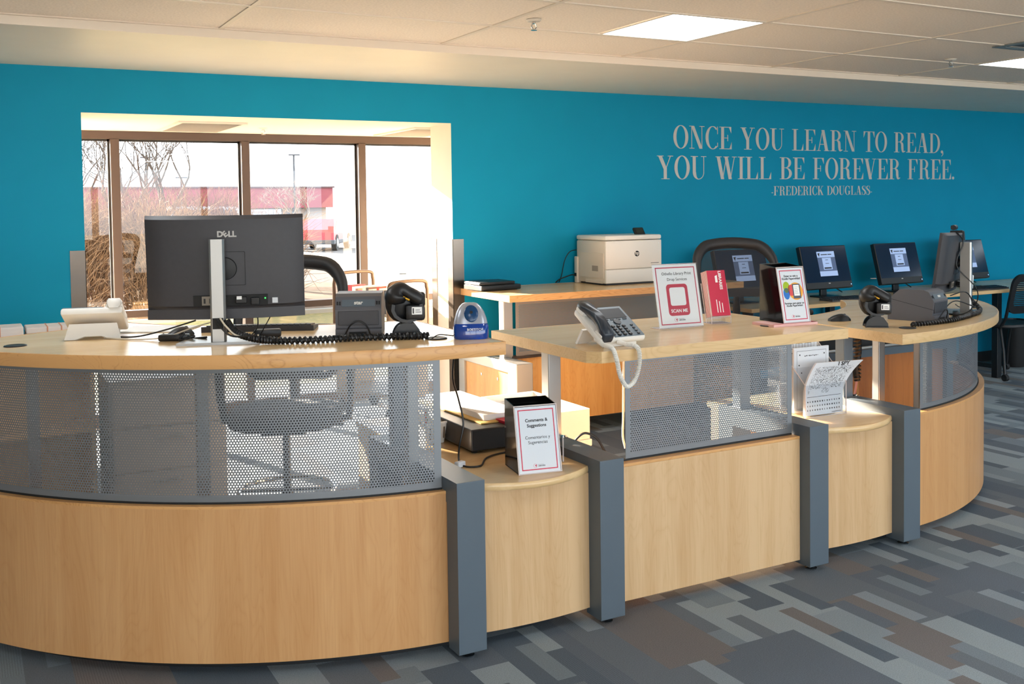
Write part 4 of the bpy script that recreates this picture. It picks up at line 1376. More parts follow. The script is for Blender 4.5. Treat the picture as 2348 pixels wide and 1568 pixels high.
cable('black cord running from the white phone behind the monitor', [(0.50, 4.15, ZL + 0.004), (0.58, 4.07, ZL + 0.008), (0.67, 3.99, ZL + 0.035), (0.76, 3.88, ZL + 0.075)], 0.003)
cable('tangle of thin black cable left of the monitor base', [(0.66, 3.98, ZL + 0.02), (0.68, 3.93, ZL + 0.008), (0.72, 3.90, ZL + 0.03), (0.70, 3.88, ZL + 0.006), (0.75, 3.86, ZL + 0.02), (0.74, 3.90, ZL + 0.006), (0.79, 3.84, ZL + 0.014)], 0.0045)
cable('thin black cable hanging behind the monitor on the right', [(0.93, 3.80, ZL + 0.20), (0.96, 3.79, ZL + 0.12), (0.97, 3.80, ZL + 0.05), (0.95, 3.83, ZL + 0.006)], 0.0024)
cable('thin black cable dropping at the keyboard end', [(1.03, 3.80, ZL + 0.10), (1.0, 3.80, ZL + 0.05), (0.98, 3.82, ZL + 0.006)], 0.002)
tag(build('power_adapter', MB().box(-0.05, 0.05, -0.022, 0.022, 0.0, 0.03, 0.008), M_BLACK, None, 40, (1.015, 3.83, ZL + 0.0005), R(-15)), 'small black power adapter behind the spiral cable bundle', 'adapter')
tag(build('power_adapter', MB().box(-0.055, 0.055, -0.02, 0.02, 0.0, 0.024, 0.006), M_BLACK, None, 40, (0.69, 3.925, ZL + 0.0005), R(-25)), 'black power adapter left of the monitor base', 'adapter')

zr = ZR + 0.012
cable_wrap('shiny black spiral-wrapped cable bundle curving round the far monitor base', [(4.05, 3.42, zr), (4.20, 3.42, zr), (4.36, 3.44, zr), (4.52, 3.49, zr), (4.66, 3.55, zr), (4.78, 3.60, zr), (4.88, 3.67, zr + 0.01), (4.90, 3.74, zr + 0.05), (4.86, 3.76, zr + 0.09)], 0.0082, 58)
cable('black webcam cord hanging down past the far silver stand', [(4.742, 3.70, ZR + 0.435), (4.745, 3.67, ZR + 0.38), (4.72, 3.69, ZR + 0.26), (4.80, 3.63, ZR + 0.14), (4.84, 3.66, ZR + 0.05), (4.80, 3.70, ZR + 0.006)], 0.0028)
cable('black cable loop in front of the far silver stand', [(4.58, 3.62, ZR + 0.11), (4.64, 3.58, ZR + 0.13), (4.72, 3.60, ZR + 0.09), (4.72, 3.60, ZR + 0.03), (4.62, 3.60, ZR + 0.008), (4.54, 3.62, ZR + 0.03), (4.62, 3.62, ZR + 0.08), (4.76, 3.60, ZR + 0.04)], 0.0032, None, 60)
cable('black cable loop lying right of the far silver stand', [(4.86, 3.74, ZR + 0.006), (4.98, 3.74, ZR + 0.005), (5.06, 3.80, ZR + 0.005), (4.98, 3.86, ZR + 0.005), (4.88, 3.82, ZR + 0.03)], 0.003)
cable('coil of black cable behind the far receipt printer', [(4.62, 3.80, ZR + 0.03), (4.66, 3.78, ZR + 0.12), (4.74, 3.80, ZR + 0.15), (4.76, 3.82, ZR + 0.06), (4.66, 3.82, ZR + 0.02), (4.62, 3.80, ZR + 0.10), (4.72, 3.78, ZR + 0.12)], 0.005, None, 60)
tag(build('power_adapter', MB().box(-0.045, 0.045, -0.015, 0.015, 0.0, 0.026, 0.006), M_BLACK, None, 40, (4.60, 3.60, ZR + 0.002), R(40)), 'black inline power adapter on the far wrapped cables', 'adapter')
tag(build('label_tag', MB().box(-0.03, 0.03, -0.003, 0.003, 0.0, 0.075, 0.002, M=Matrix.Rotation(R(12), 4, 'Y')), M_PAPER, None, None, (4.98, 3.80, ZR + 0.12), R(20)), 'white paper tag hanging right of the far silver stand', 'tag')
tag(build('folded_flyer', MB().box(-0.08, 0.08, -0.05, 0.05, 0.0, 0.02, 0.002).box(-0.07, 0.07, -0.045, 0.045, 0.02, 0.035, 0.002, M=Matrix.Rotation(R(8), 4, 'X')), M_OFFW, None, None, (4.74, 3.86, ZR + 0.0005), R(20)), 'pale folded flyers lying behind the far silver stand', 'flyer')
# drop of cables below the far counter
t = thing('cable_bundle', 'cable bundle dropping from the far counter to the floor', 'cable bundle', (4.20, 3.90, 0), 0, 'wrapped cable bundles')
build('core', MB().tube(bez([(0, 0, ZR - 0.05), (0.01, 0, 0.80), (-0.01, 0.0, 0.72), (0.0, 0, 0.64)], 20), 0.017, 8), M_CABLE, t, 40)
build('spiral_wrap', MB().tube([(0.019 * math.cos(k * 0.9), 0.019 * math.sin(k * 0.9), 0.64 + k * 0.0029) for k in range(100)], 0.0035, 5), mat('cable_tan', '6e5238', 0.4), t, 60)
build('cable_tail', MB().tube(bez([(0, 0, 0.65), (0.03, 0.02, 0.5), (0.12, 0.05, 0.42), (0.2, 0.1, 0.40)], 16), 0.006, 7), M_CABLE, t, 40)
build('cable_tail', MB().tube(bez([(0, 0, 0.65), (-0.03, 0.0, 0.52), (-0.08, 0.0, 0.42), (-0.12, 0.02, 0.25)], 16), 0.006, 7), mat('pink_cable', 'c58a86', 0.5), t, 40)
build('cable_tail', MB().tube(bez([(0, 0, 0.65), (0.01, 0.0, 0.52), (0.05, 0.0, 0.40), (0.06, 0.02, 0.2)], 16), 0.006, 7), mat('tan_cable', 'b08a58', 0.5), t, 40)


# ------------------------------------------------------------------ signs, boxes, holders
def logo(parent, M, s, name='library_logo'):
    """small ring with a red flag shape and the word below-right"""
    ring = build(name, MB().ring_prism([(s * 0.5 * math.cos(R(30 + 15 * k)), s * 0.5 * math.sin(R(30 + 15 * k))) for k in range(24)],
                                       [(s * 0.46 * math.cos(R(30 + 15 * k)), s * 0.46 * math.sin(R(30 + 15 * k))) for k in range(24)], 0, 0.0004, M=M), M_RED, parent)
    build('flag', MB().prism([(-0.10 * s, 0.16 * s), (0.42 * s, 0.28 * s), (0.30 * s, -0.05 * s), (0.22 * s, -0.42 * s), (0.08 * s, -0.10 * s)][::-1], 0, 0.0005, M=M), M_RED, ring)
    text('logo_text', 'LIBRARIES', s * 0.44, M_GREY, ring, M @ Matrix.Translation((s * 1.75, -0.12 * s, 0)), bold=0.0002)
    build('logo_line', MB().box(s * 0.72, s * 2.35, 0.16 * s, 0.26 * s, 0, 0.0003, M=M), mat('faint_ink', '9a9aa0', 0.7), ring)


def page(parent, M, w_, h_, inset, bw, paper=None):
    """printed page lying in the XY plane of M, lower left corner at its origin"""
    p = build('page', MB().box(0, w_, 0, h_, -0.0012, 0.0, M=M), paper or M_PAPERB, parent)
    o_ = [(inset, inset), (w_ - inset, inset), (w_ - inset, h_ - inset), (inset, h_ - inset)]
    i_ = [(inset + bw, inset + bw), (w_ - inset - bw, inset + bw), (w_ - inset - bw, h_ - inset - bw), (inset + bw, h_ - inset - bw)]
    build('border', MB().ring_prism(o_, i_, 0.0, 0.0004, M=M), M_RED, p)
    return p


def line(p, M, s, x, y, size, m=None, bold=0.0):
    return text('printed_text', s, size, m or M_INK, p, M @ Matrix.Translation((x, y, 0.0002)), bold=bold)


# print service sign in a slanted acrylic stand
t = thing('sign_holder', 'acrylic sign stand with red-bordered scan me page on the straight counter', 'sign', (2.815, 3.64, ZM), R(-4))
w_, h_ = 0.232, 0.282
Ms = frame_M((-w_ / 2, -0.02, 0.006), (1, 0, 0), (0, 0.22, 1))
p = page(t, Ms, w_, h_, 0.012, 0.0045, M_PAPER)
line(p, Ms, 'Othello Library Print', w_ / 2 + 0.005, 0.240, 0.0185)
line(p, Ms, 'Drop Services', w_ / 2 + 0.005, 0.214, 0.0185)
cx_, cy_ = w_ / 2 - 0.002, 0.122
def rr_shift(w, h, r, cx, cy, n=4):
    return [(x + cx, y + cy) for x, y in rrect(w, h, r, n)]
badge = build('badge', MB().prism(rr_shift(0.112, 0.142, 0.016, cx_, cy_), 0.0, 0.0005, M=Ms), M_RED, p)
build('badge_window', MB().prism(rr_shift(0.082, 0.082, 0.010, cx_, cy_ + 0.015), 0.0005, 0.0009, M=Ms), M_PAPER, badge)
line(p, Ms @ Matrix.Translation((0, 0, 0.0006)), 'SCAN ME', cx_, cy_ - 0.050, 0.021, M_PAPER, 0.0005)
logo(p, Ms @ Matrix.Translation((w_ / 2 - 0.025, 0.033, 0.0002)), 0.018)
build('acrylic_front', MB().box(-0.002, w_ + 0.002, -0.002, h_ + 0.002, 0.0012, 0.003, M=Ms), M_ACRYL, t)
build('acrylic_back', MB().box(-0.002, w_ + 0.002, -0.002, h_ + 0.002, -0.004, -0.0022, M=Ms), M_ACRYL, t)
build('acrylic_top_edge', MB().box(-0.002, w_ + 0.002, h_ + 0.0015, h_ + 0.003, -0.004, 0.003, M=Ms), M_ACRYLE, t)
build('foot', MB().box(-w_ / 2, w_ / 2, -0.012, 0.06, 0.0, 0.002), M_ACRYLE, t)

# brochure stand with red leaflets
t = thing('brochure_stand', 'small clear acrylic leaflet stand holding red leaflets on the straight counter', 'stand', (3.068, 3.665, ZM), R(-8))
Mb = frame_M((-0.052, -0.008, 0.034), (1, 0, 0), (0, 0.26, 1))
build('acrylic_front', MB().box(0, 0.104, 0.0, 0.150, 0.001, 0.003, M=Mb), M_ACRYL, t)
build('acrylic_back', MB().box(0, 0.104, -0.02, 0.165, -0.052, -0.050, M=Mb), M_ACRYL, t)
build('acrylic_edge', MB().box(0.102, 0.1045, 0.0, 0.150, 0.0, 0.0034, M=Mb).box(-0.0005, 0.002, 0.0, 0.150, 0.0, 0.0034, M=Mb).box(0, 0.104, -0.003, 0.0, -0.05, 0.0034, M=Mb).box(0, 0.003, -0.02, 0.165, -0.0525, -0.0495, M=Mb), M_ACRYLE, t)
build('foot', MB().box(-0.052, 0.052, -0.012, 0.075, 0.0, 0.002).box(0.0495, 0.052, -0.012, -0.008, 0.0, 0.034).box(-0.052, -0.0495, -0.012, -0.008, 0.0, 0.034), M_ACRYLE, t)
for k in range(6):
    last = k == 5
    lf = thing('leaflet', 'front red leaflet with white lettering in the clear leaflet stand' if last else 'pink-edged leaflet in the clear stand, number %s behind the front one' % ['five', 'four', 'three', 'two', 'one'][k], 'leaflet', (3.068, 3.665, ZM), R(-8), 'red leaflets in the stand')
    zz = -0.046 + 0.009 * k
    lm = Mb @ Matrix.Translation((0.004, 0.002, zz))
    build('sheets', MB().box(0, 0.096, 0, 0.212, 0, 0.007, M=lm), mat('leaflet_edge', 'e6b6b0', 0.6), lf)
    build('cover', MB().box(0, 0.096, 0, 0.212, 0.007, 0.0076, M=lm), M_RED, lf)
    if last:
        Mt = lm @ Matrix.Translation((0, 0, 0.0078))
        text('leaflet_text', 'LIBRARIES', 0.020, M_PAPER, lf, Mt @ Matrix.Translation((0.066, 0.165, 0)) @ Matrix.Rotation(R(-90), 4, 'Z'), bold=0.0006)
        build('leaflet_mark', MB().prism([(0.040, 0.155), (0.052, 0.155), (0.052, 0.190), (0.040, 0.185)], 0, 0.0003, M=Mt), M_PAPER, lf)
        for j in range(3):
            build('leaflet_line', MB().box(0.030 + 0.014 * j, 0.034 + 0.014 * j, 0.015, 0.075 - 0.008 * j, 0, 0.0003, M=Mt), M_PAPER, lf)


def suggestion_box(label, loc, rz, w_, h_, d_, lines, kind):
    """black wedge-shaped box: tall open box with a slanted front that carries a page"""
    t = thing('suggestion_box', label, 'box', loc, rz, 'black suggestion boxes')
    sl = 0.055
    Mx = Matrix(((0, 0, 1, 0), (1, 0, 0, 0), (0, 1, 0, 0), (0, 0, 0, 1)))
    side = [(-d_ / 2, 0), (d_ / 2, 0), (d_ / 2, h_ + 0.012), (d_ / 2 - 0.02, h_ + 0.010), (-d_ / 2 + sl, h_)]
    for nm, x in (('side_panel', -w_ / 2), ('side_panel', w_ / 2 - 0.004)):
        build(nm, MB().prism(side, x, x + 0.004, M=Mx), M_GLOSSB, t)
    build('back_panel', MB().box(-w_ / 2, w_ / 2, d_ / 2 - 0.004, d_ / 2, 0, h_ + 0.012), M_GLOSSB, t)
    build('floor_panel', MB().box(-w_ / 2, w_ / 2, -d_ / 2, d_ / 2, 0, 0.004), M_GLOSSB, t)
    Mf_ = frame_M((-w_ / 2, -d_ / 2, 0.0), (1, 0, 0), (0, sl, h_))
    L_ = math.hypot(sl, h_)
    build('front_panel', MB().box(0, w_, 0, L_, -0.005, -0.001, M=Mf_), M_GLOSSB, t)
    build('lid', MB().box(-w_ / 2 + 0.004, w_ / 2 - 0.004, -d_ / 2 + sl + 0.012, d_ / 2 - 0.02, h_ - 0.02, h_ - 0.016), mat('box_reflection_teal', '0c4f5e', 0.1), t)  # teal sheet paints a reflection in the open box top
    Mp = Mf_ @ Matrix.Translation((0.003, 0.003, 0.0015))
    p = page(t, Mp, w_ - 0.006, L_ - 0.008, 0.010, 0.0038)
    pw, ph = w_ - 0.006, L_ - 0.008
    for s, fy, sz, b in lines:
        line(p, Mp, s, pw / 2, ph * fy, sz, None, b)
    logo(p, Mp @ Matrix.Translation((pw / 2 - 0.018, ph * 0.105, 0.0002)), 0.0145)
    build('acrylic_rim', MB().ring_prism([(-0.002, -0.001), (w_ + 0.002, -0.001), (w_ + 0.002, L_ + 0.001), (-0.002, L_ + 0.001)], [(0.002, 0.003), (w_ - 0.002, 0.003), (w_ - 0.002, L_ - 0.003), (0.002, L_ - 0.003)], 0.001, 0.003, M=Mf_), M_ACRYLE, t)
    if kind == 1:
        o = build('orange_disc', MB().prism([(0.62 * pw + 0.040 * math.cos(2 * PI * k / 28), 0.565 * ph + 0.040 * math.sin(2 * PI * k / 28)) for k in range(28)], 0, 0.0003, M=Mp), mat('orange_print', 'e8a02c', 0.6), p)
        for nm, c, x, y in (('green_balloon', '9ab516', 0.27, 0.66), ('blue_balloon', '1f6cbf', 0.25, 0.54), ('red_balloon', 'd24b4b', 0.44, 0.60)):
            drop = [(0.018 * math.cos(a) * (1 + 0.25 * (math.sin(a) < 0) * 0), 0.022 * math.sin(a) if math.sin(a) > 0 else 0.030 * math.sin(a)) for a in [2 * PI * k / 20 for k in range(20)]]
            build(nm, MB().prism([(x * pw + dx, y * ph + dy) for dx, dy in drop], 0, 0.00035, M=Mp), mat(nm + '_print', c, 0.6), p)
        build('reader_picture', MB().box(0.50 * pw, 0.80 * pw, 0.43 * ph, 0.70 * ph, 0.0003, 0.0006, M=Mp), mat('reader_print', '4a505e', 0.5), p)
        build('reader_screen', MB().box(0.54 * pw, 0.76 * pw, 0.48 * ph, 0.68 * ph, 0.0006, 0.0008, M=Mp), M_PAPER, p)
        for k in range(5):
            build('reader_line', MB().box(0.57 * pw, (0.72 - 0.03 * (k % 2)) * pw, (0.52 + 0.03 * k) * ph, (0.526 + 0.03 * k) * ph, 0.0008, 0.0009, M=Mp), mat('faint_ink', '9a9aa0', 0.7), p)
    # clear card pocket on the right side
    q = build('card_pocket', MB().box(w_ / 2 + 0.030, w_ / 2 + 0.032, -0.02, 0.06, 0.02, 0.115).box(w_ / 2, w_ / 2 + 0.032, -0.02, 0.06, 0.018, 0.020), M_ACRYL, t)
    build('pocket_edge', MB().box(w_ / 2 + 0.029, w_ / 2 + 0.033, -0.022, -0.019, 0.018, 0.117), M_ACRYLE, q)
    return t


suggestion_box('black suggestion box with balloon and reader poster on the straight counter', (3.308, 3.500, ZM + 0.012), R(-4), 0.150, 0.248, 0.17,
               [('Enter to win a', 0.85, 0.0135, 0.0003), ('Kindle Paperwhite!', 0.80, 0.0135, 0.0003), ('Participe para ganar un', 0.345, 0.0118, 0.0003), ('Kindle Paperwhite!', 0.30, 0.0118, 0.0003)], 1)
suggestion_box('black comments and suggestions box with red-bordered page on the low shelf', (1.888, 3.345, 0.604), R(-10), 0.168, 0.245, 0.165,
               [('Comments &', 0.79, 0.0165, 0.0004), ('Suggestions', 0.71, 0.0165, 0.0004), ('Comentarios y', 0.53, 0.0165, 0.0), ('Sugerencias', 0.455, 0.0165, 0.0)], 0)
tag(build('white_cards', MB().box(-0.003, 0.003, -0.03, 0.03, 0.0, 0.13), M_PAPER, None, None, (3.40, 3.52, ZM + 0.034), R(-4)), 'white cards in the clear pocket of the balloon poster box', 'cards')
tag(build('flyer_pad', MB().box(-0.125, 0.125, -0.075, 0.075, 0.0, 0.0118), [mat('leaflet_edge', 'e6b6b0', 0.6)], None, None, (3.285, 3.475, ZM), R(-3)), 'pad of pink flyers lying under the balloon poster box', 'flyers')
fp_ = bpy.data.objects['flyer_pad']
build('flyer_cover', MB().box(-0.124, 0.124, -0.074, -0.062, 0.0116, 0.0121).box(0.085, 0.124, -0.074, 0.074, 0.0116, 0.0121), M_RED, fp_)

# clear three-tier holder with puzzle sheets on the far low shelf
HX, HY, HZ = 3.52, 3.475, 0.603
t = thing('paper_holder', 'clear three-tier acrylic paper holder on the far low shelf', 'holder', (HX, HY, HZ), R(-2))
for k, (hh) in enumerate((0.20, 0.27, 0.33)):
    y0 = -0.02 + 0.085 * k
    build('tier_front', MB().box(-0.125, 0.125, y0, y0 + 0.003, 0.0 + 0.012 * k, hh - 0.05), M_ACRYL, t)
    build('tier_edge', MB().box(-0.1265, -0.1235, y0 - 0.001, y0 + 0.003, 0.012 * k, hh - 0.05).box(0.1235, 0.1265, y0 - 0.001, y0 + 0.003, 0.012 * k, hh - 0.05).box(-0.126, 0.126, y0 - 0.001, y0 + 0.003, 0.012 * k, 0.012 * k + 0.003), M_ACRYLE, t)
build('back_panel', MB().box(-0.125, 0.125, 0.235, 0.238, 0.0, 0.35), M_ACRYL, t)
side = [(-0.02, 0.0), (0.238, 0.0), (0.238, 0.35), (0.20, 0.35), (-0.02, 0.15)]
Mx = Matrix(((0, 0, 1, 0), (1, 0, 0, 0), (0, 1, 0, 0), (0, 0, 0, 1)))
for x in (-0.126, 0.123):
    build('side_panel', MB().prism(side, x, x + 0.003, M=Mx), M_ACRYL, t)
    build('side_edge', MB().tube([(x + 0.0015, -0.02, 0.0), (x + 0.0015, -0.02, 0.15), (x + 0.0015, 0.20, 0.35), (x + 0.0015, 0.238, 0.35)], 0.0022, 6), M_ACRYLE, t)


def sheet_stack(label, y0, hgt, wid, curl, ink):
    t = thing('puzzle_sheets', label, 'paper', (HX, HY, HZ), R(-2), 'puzzle sheets in the clear holder')
    n = 16
    def pos(u, v, o_=0.0):
        b = max(0.0, v - 0.35) / 0.65
        x = -wid / 2 + wid * u + curl * 0.075 * b ** 1.5 - curl * 0.02 * (1 - u) * b
        y = y0 - curl * (0.055 * b ** 1.8) * (0.35 + 0.65 * u) - o_
        z = 0.006 + hgt * v * (1 - 0.06 * curl * b)
        return (x, y, z)
    rings = []
    for i in range(n + 1):
        v = i / n
        fr = [pos(u / 6, v, 0.0) for u in range(7)]
        bk = [pos(u / 6, v, -0.010) for u in range(6, -1, -1)]
        rings.append(fr + bk)
    build('sheets', MB().loft(rings), M_PAPERB, t, 40)
    mbk = MB()
    def q(u0, u1, v0, v1):
        mbk.add([pos(u0, v0, 0.0006), pos(u1, v0, 0.0006), pos(u1, v1, 0.0006), pos(u0, v1, 0.0006)], [(0, 1, 2, 3)])
    if ink == 'busy':
        rnd = random.Random(3)
        for _ in range(1500):
            u, v = rnd.uniform(0.07, 0.90), rnd.uniform(0.38, 0.90)
            if 0.36 < v < 0.47 and (0.10 < u < 0.42 or 0.62 < u < 0.95):
                continue
            a, b = rnd.uniform(0.004, 0.020), rnd.uniform(0.002, 0.009)
            q(u, min(0.96, u + a), v, v + b)
        for r_ in range(3):
            for c_ in range(14):
                q(0.07 + c_ * 0.063, 0.07 + c_ * 0.063 + 0.026 * rnd.uniform(0.5, 1.2), 0.08 + 0.075 * r_, 0.08 + 0.075 * r_ + 0.028)
        q(0.06, 0.94, 0.325, 0.332)
        q(0.70, 0.95, 0.025, 0.032)
        a, b_, c = Vector(pos(0.62, 0.955, 0.0016)), Vector(pos(0.75, 0.955, 0.0016)), Vector(pos(0.62, 0.985, 0.0016))
        text('printed_text', 'I SPY', 0.030, M_INK, t, frame_M(a, b_ - a, c - a), bold=0.0004)
    else:
        for (u0, u1, v0, v1) in ((0.08, 0.92, 0.05, 0.054), (0.08, 0.92, 0.946, 0.95), (0.08, 0.085, 0.05, 0.95), (0.915, 0.92, 0.05, 0.95)):
            q(u0, u1, v0, v1)
        if ink == 'house':
            for k in range(3):
                a = 0.16 + 0.25 * k
                for (u0, u1, v0, v1) in ((a, a + 0.18, 0.90, 0.906), (a, a + 0.18, 0.83, 0.836), (a, a + 0.008, 0.83, 0.906), (a + 0.172, a + 0.18, 0.83, 0.906), (a + 0.085, a + 0.093, 0.83, 0.906)):
                    q(u0, u1, v0, v1)
            for k in range(24):
                u = 0.10 + 0.033 * k
                q(u, u + 0.02, 0.77 + 0.012 * math.sin(k), 0.782 + 0.012 * math.sin(k))
                q(0.10, 0.115, 0.2 + 0.025 * k, 0.212 + 0.025 * k)
        else:
            for k in range(9):
                q(0.30 + 0.045 * k, 0.33 + 0.045 * k, 0.86 + 0.004 * (k % 3), 0.875 + 0.004 * (k % 2))
            for u, v in ((0.15, 0.88), (0.85, 0.88), (0.13, 0.72), (0.2, 0.6)):
                q(u, u + 0.03, v, v + 0.02)
    build('printed_ink', mbk, M_INK, t)
    return t


sheet_stack('front curled puzzle sheets covered in tiny black drawings in the clear holder', -0.006, 0.262, 0.235, 1.0, 'busy')
sheet_stack('middle plain bordered puzzle sheets in the clear holder', 0.075, 0.305, 0.215, 0.0, 'plain')
sheet_stack('rear puzzle sheets with a line drawing of windows in the clear holder', 0.160, 0.345, 0.225, 0.0, 'house')

# ------------------------------------------------------------------ low shelf: cash drawer, tray, basket
t = thing('cash_drawer', 'flat dark metal cash drawer on the low shelf behind the comments box', 'cash drawer', (1.925, 4.03, 0.604), 0)
build('case', MB().box(-0.143, 0.143, -0.375, 0.375, 0.010, 0.098, 0.004), mat('drawer_grey', '3c3836', 0.4, 0.3), t)
build('drawer_front', MB().box(-0.139, 0.139, -0.379, -0.370, 0.014, 0.094, 0.002), M_BLACKM, t)
for sx_ in (-0.12, 0.12):
    for sy_ in (-0.35, 0.35):
        build('foot', MB().lathe([(0, 0), (0.012, 0), (0.014, 0.01), (0, 0.01)], 12, (sx_, sy_, 0)), M_BLACK, t)
zz = 0.7025
t = thing('file_folder', 'manila folder with yellow edge full of white paper on the cash drawer', 'folder', (1.955, 4.03, zz), R(2))
build('cover', MB().box(-0.105, 0.105, -0.30, 0.30, 0.0, 0.006, 0.001), mat('manila', 'e0b868', 0.7), t)
build('papers', MB().box(-0.075, 0.105, -0.27, 0.29, 0.006, 0.030, 0.001), M_PAPER, t)
tag(build('red_booklet', MB().box(-0.055, 0.055, -0.05, 0.05, 0.0, 0.012, 0.001), M_RED, None, None, (2.0, 3.705, 0.7025), R(3)), 'red booklet lying at the front of the cash drawer', 'booklet')

t = thing('storage_basket', 'small white slotted basket of pens on the low shelf by the grey post', 'basket', (1.73, 3.98, 0.6035), R(5))
rings = []
b0 = rrect(0.085, 0.155, 0.012, 3); b1 = rrect(0.115, 0.19, 0.014, 3)
build('wall', MB().ring_prism(rrect(0.115, 0.19, 0.014, 3), rrect(0.107, 0.182, 0.012, 3), 0.085, 0.093).loft([[(x, y, 0.0) for x, y in b0], [(x, y, 0.09) for x, y in rrect(0.105, 0.18, 0.012, 3)]], caps=False).prism(b0, 0.0, 0.003), M_WHITE, t)
for k in range(4):
    build('slot', MB().box(-0.036 + 0.022 * k, -0.028 + 0.022 * k, -0.0895, -0.0835, 0.022, 0.07, M=Matrix.Translation((0, 0.002, 0))), mat('slot_shadow', '6b5c4c', 0.8), t)
for k, (c, nm) in enumerate((('b04a30', 'red'), ('6d7c46', 'green'), ('c9c3b4', 'pale'))):
    tag(build('pen', MB().tube([(0, 0, 0.0), (0.0, 0.012, 0.12), (0, 0.013, 0.13)], [0.004, 0.004, 0.001], 8), mat('pen_' + nm, c, 0.5), None, 40, (1.71 + 0.018 * k, 3.94 + 0.03 * k, 0.610)), '%s pen standing in the white basket' % nm, 'pen')
cable('black cord hanging beside the left perforated panel down to the low shelf', [(1.62, 3.46, 1.06), (1.63, 3.50, 0.95), (1.69, 3.58, 0.85), (1.71, 3.58, 0.75), (1.68, 3.56, 0.66), (1.66, 3.50, 0.612), (1.72, 3.46, 0.608), (1.80, 3.56, 0.608), (1.90, 3.60, 0.608), (2.03, 3.60, 0.608)], 0.0038, None, 60)
tag(build('cable_plug', MB().box(-0.02, 0.02, -0.012, 0.012, 0, 0.022, 0.004), M_PAPERB, None, None, (1.655, 3.50, 0.604), R(20)), 'pale plug on the low shelf beside the leftmost post', 'plug')
# cords behind the straight counter
cable('white cord hanging behind the straight counter', [(2.755, 3.99, 1.0), (2.752, 3.99, 0.8), (2.742, 3.98, 0.60), (2.745, 3.99, 0.5), (2.752, 3.98, 0.44)], 0.005, M_WHITE)
cable('black cord looping behind the end of the straight counter', [(2.21, 3.62, 0.56), (2.24, 3.60, 0.62), (2.28, 3.58, 0.645), (2.33, 3.55, 0.60), (2.36, 3.52, 0.45), (2.36, 3.5, 0.0)], 0.005)

# ------------------------------------------------------------------ stack of white cartons on the floor
ch = [0.0, 0.135, 0.27, 0.395]
wcol = mat('white_carton', 'f0ebe2', 0.6)
nm = ['lowest', 'second', 'third', 'topmost open']
for k in range(4):
    z0 = ch[k]
    hgt = (0.133, 0.133, 0.123, 0.155)[k]
    t = thing('paper_carton', '%s white carton of the stack behind the straight counter end' % nm[k], 'carton', (2.66, 4.70, z0), R((1, -1.5, 0.8, 0)[k]), 'stacked white cartons')
    if k < 3:
        build('box', MB().box(-0.165, 0.165, -0.295, 0.295, 0.001, hgt - 0.034, 0.003), wcol, t)
        build('lid', MB().box(-0.172, 0.172, -0.302, 0.302, hgt - 0.036, hgt, 0.004), wcol, t)
    else:
        build('tray', MB().ring_prism(rrect(0.335, 0.59, 0.004, 1), rrect(0.325, 0.58, 0.004, 1), 0.0, hgt).box(-0.165, 0.165, -0.292, 0.292, 0.0, 0.006), wcol, t)
        build('paper_stack', MB().box(-0.15, 0.15, -0.10, 0.275, 0.007, 0.12, 0.002), M_PAPER, t)


# ------------------------------------------------------------------ office chairs
M_MESH = mesh_fabric('chair_mesh', '24262a', 0.45)


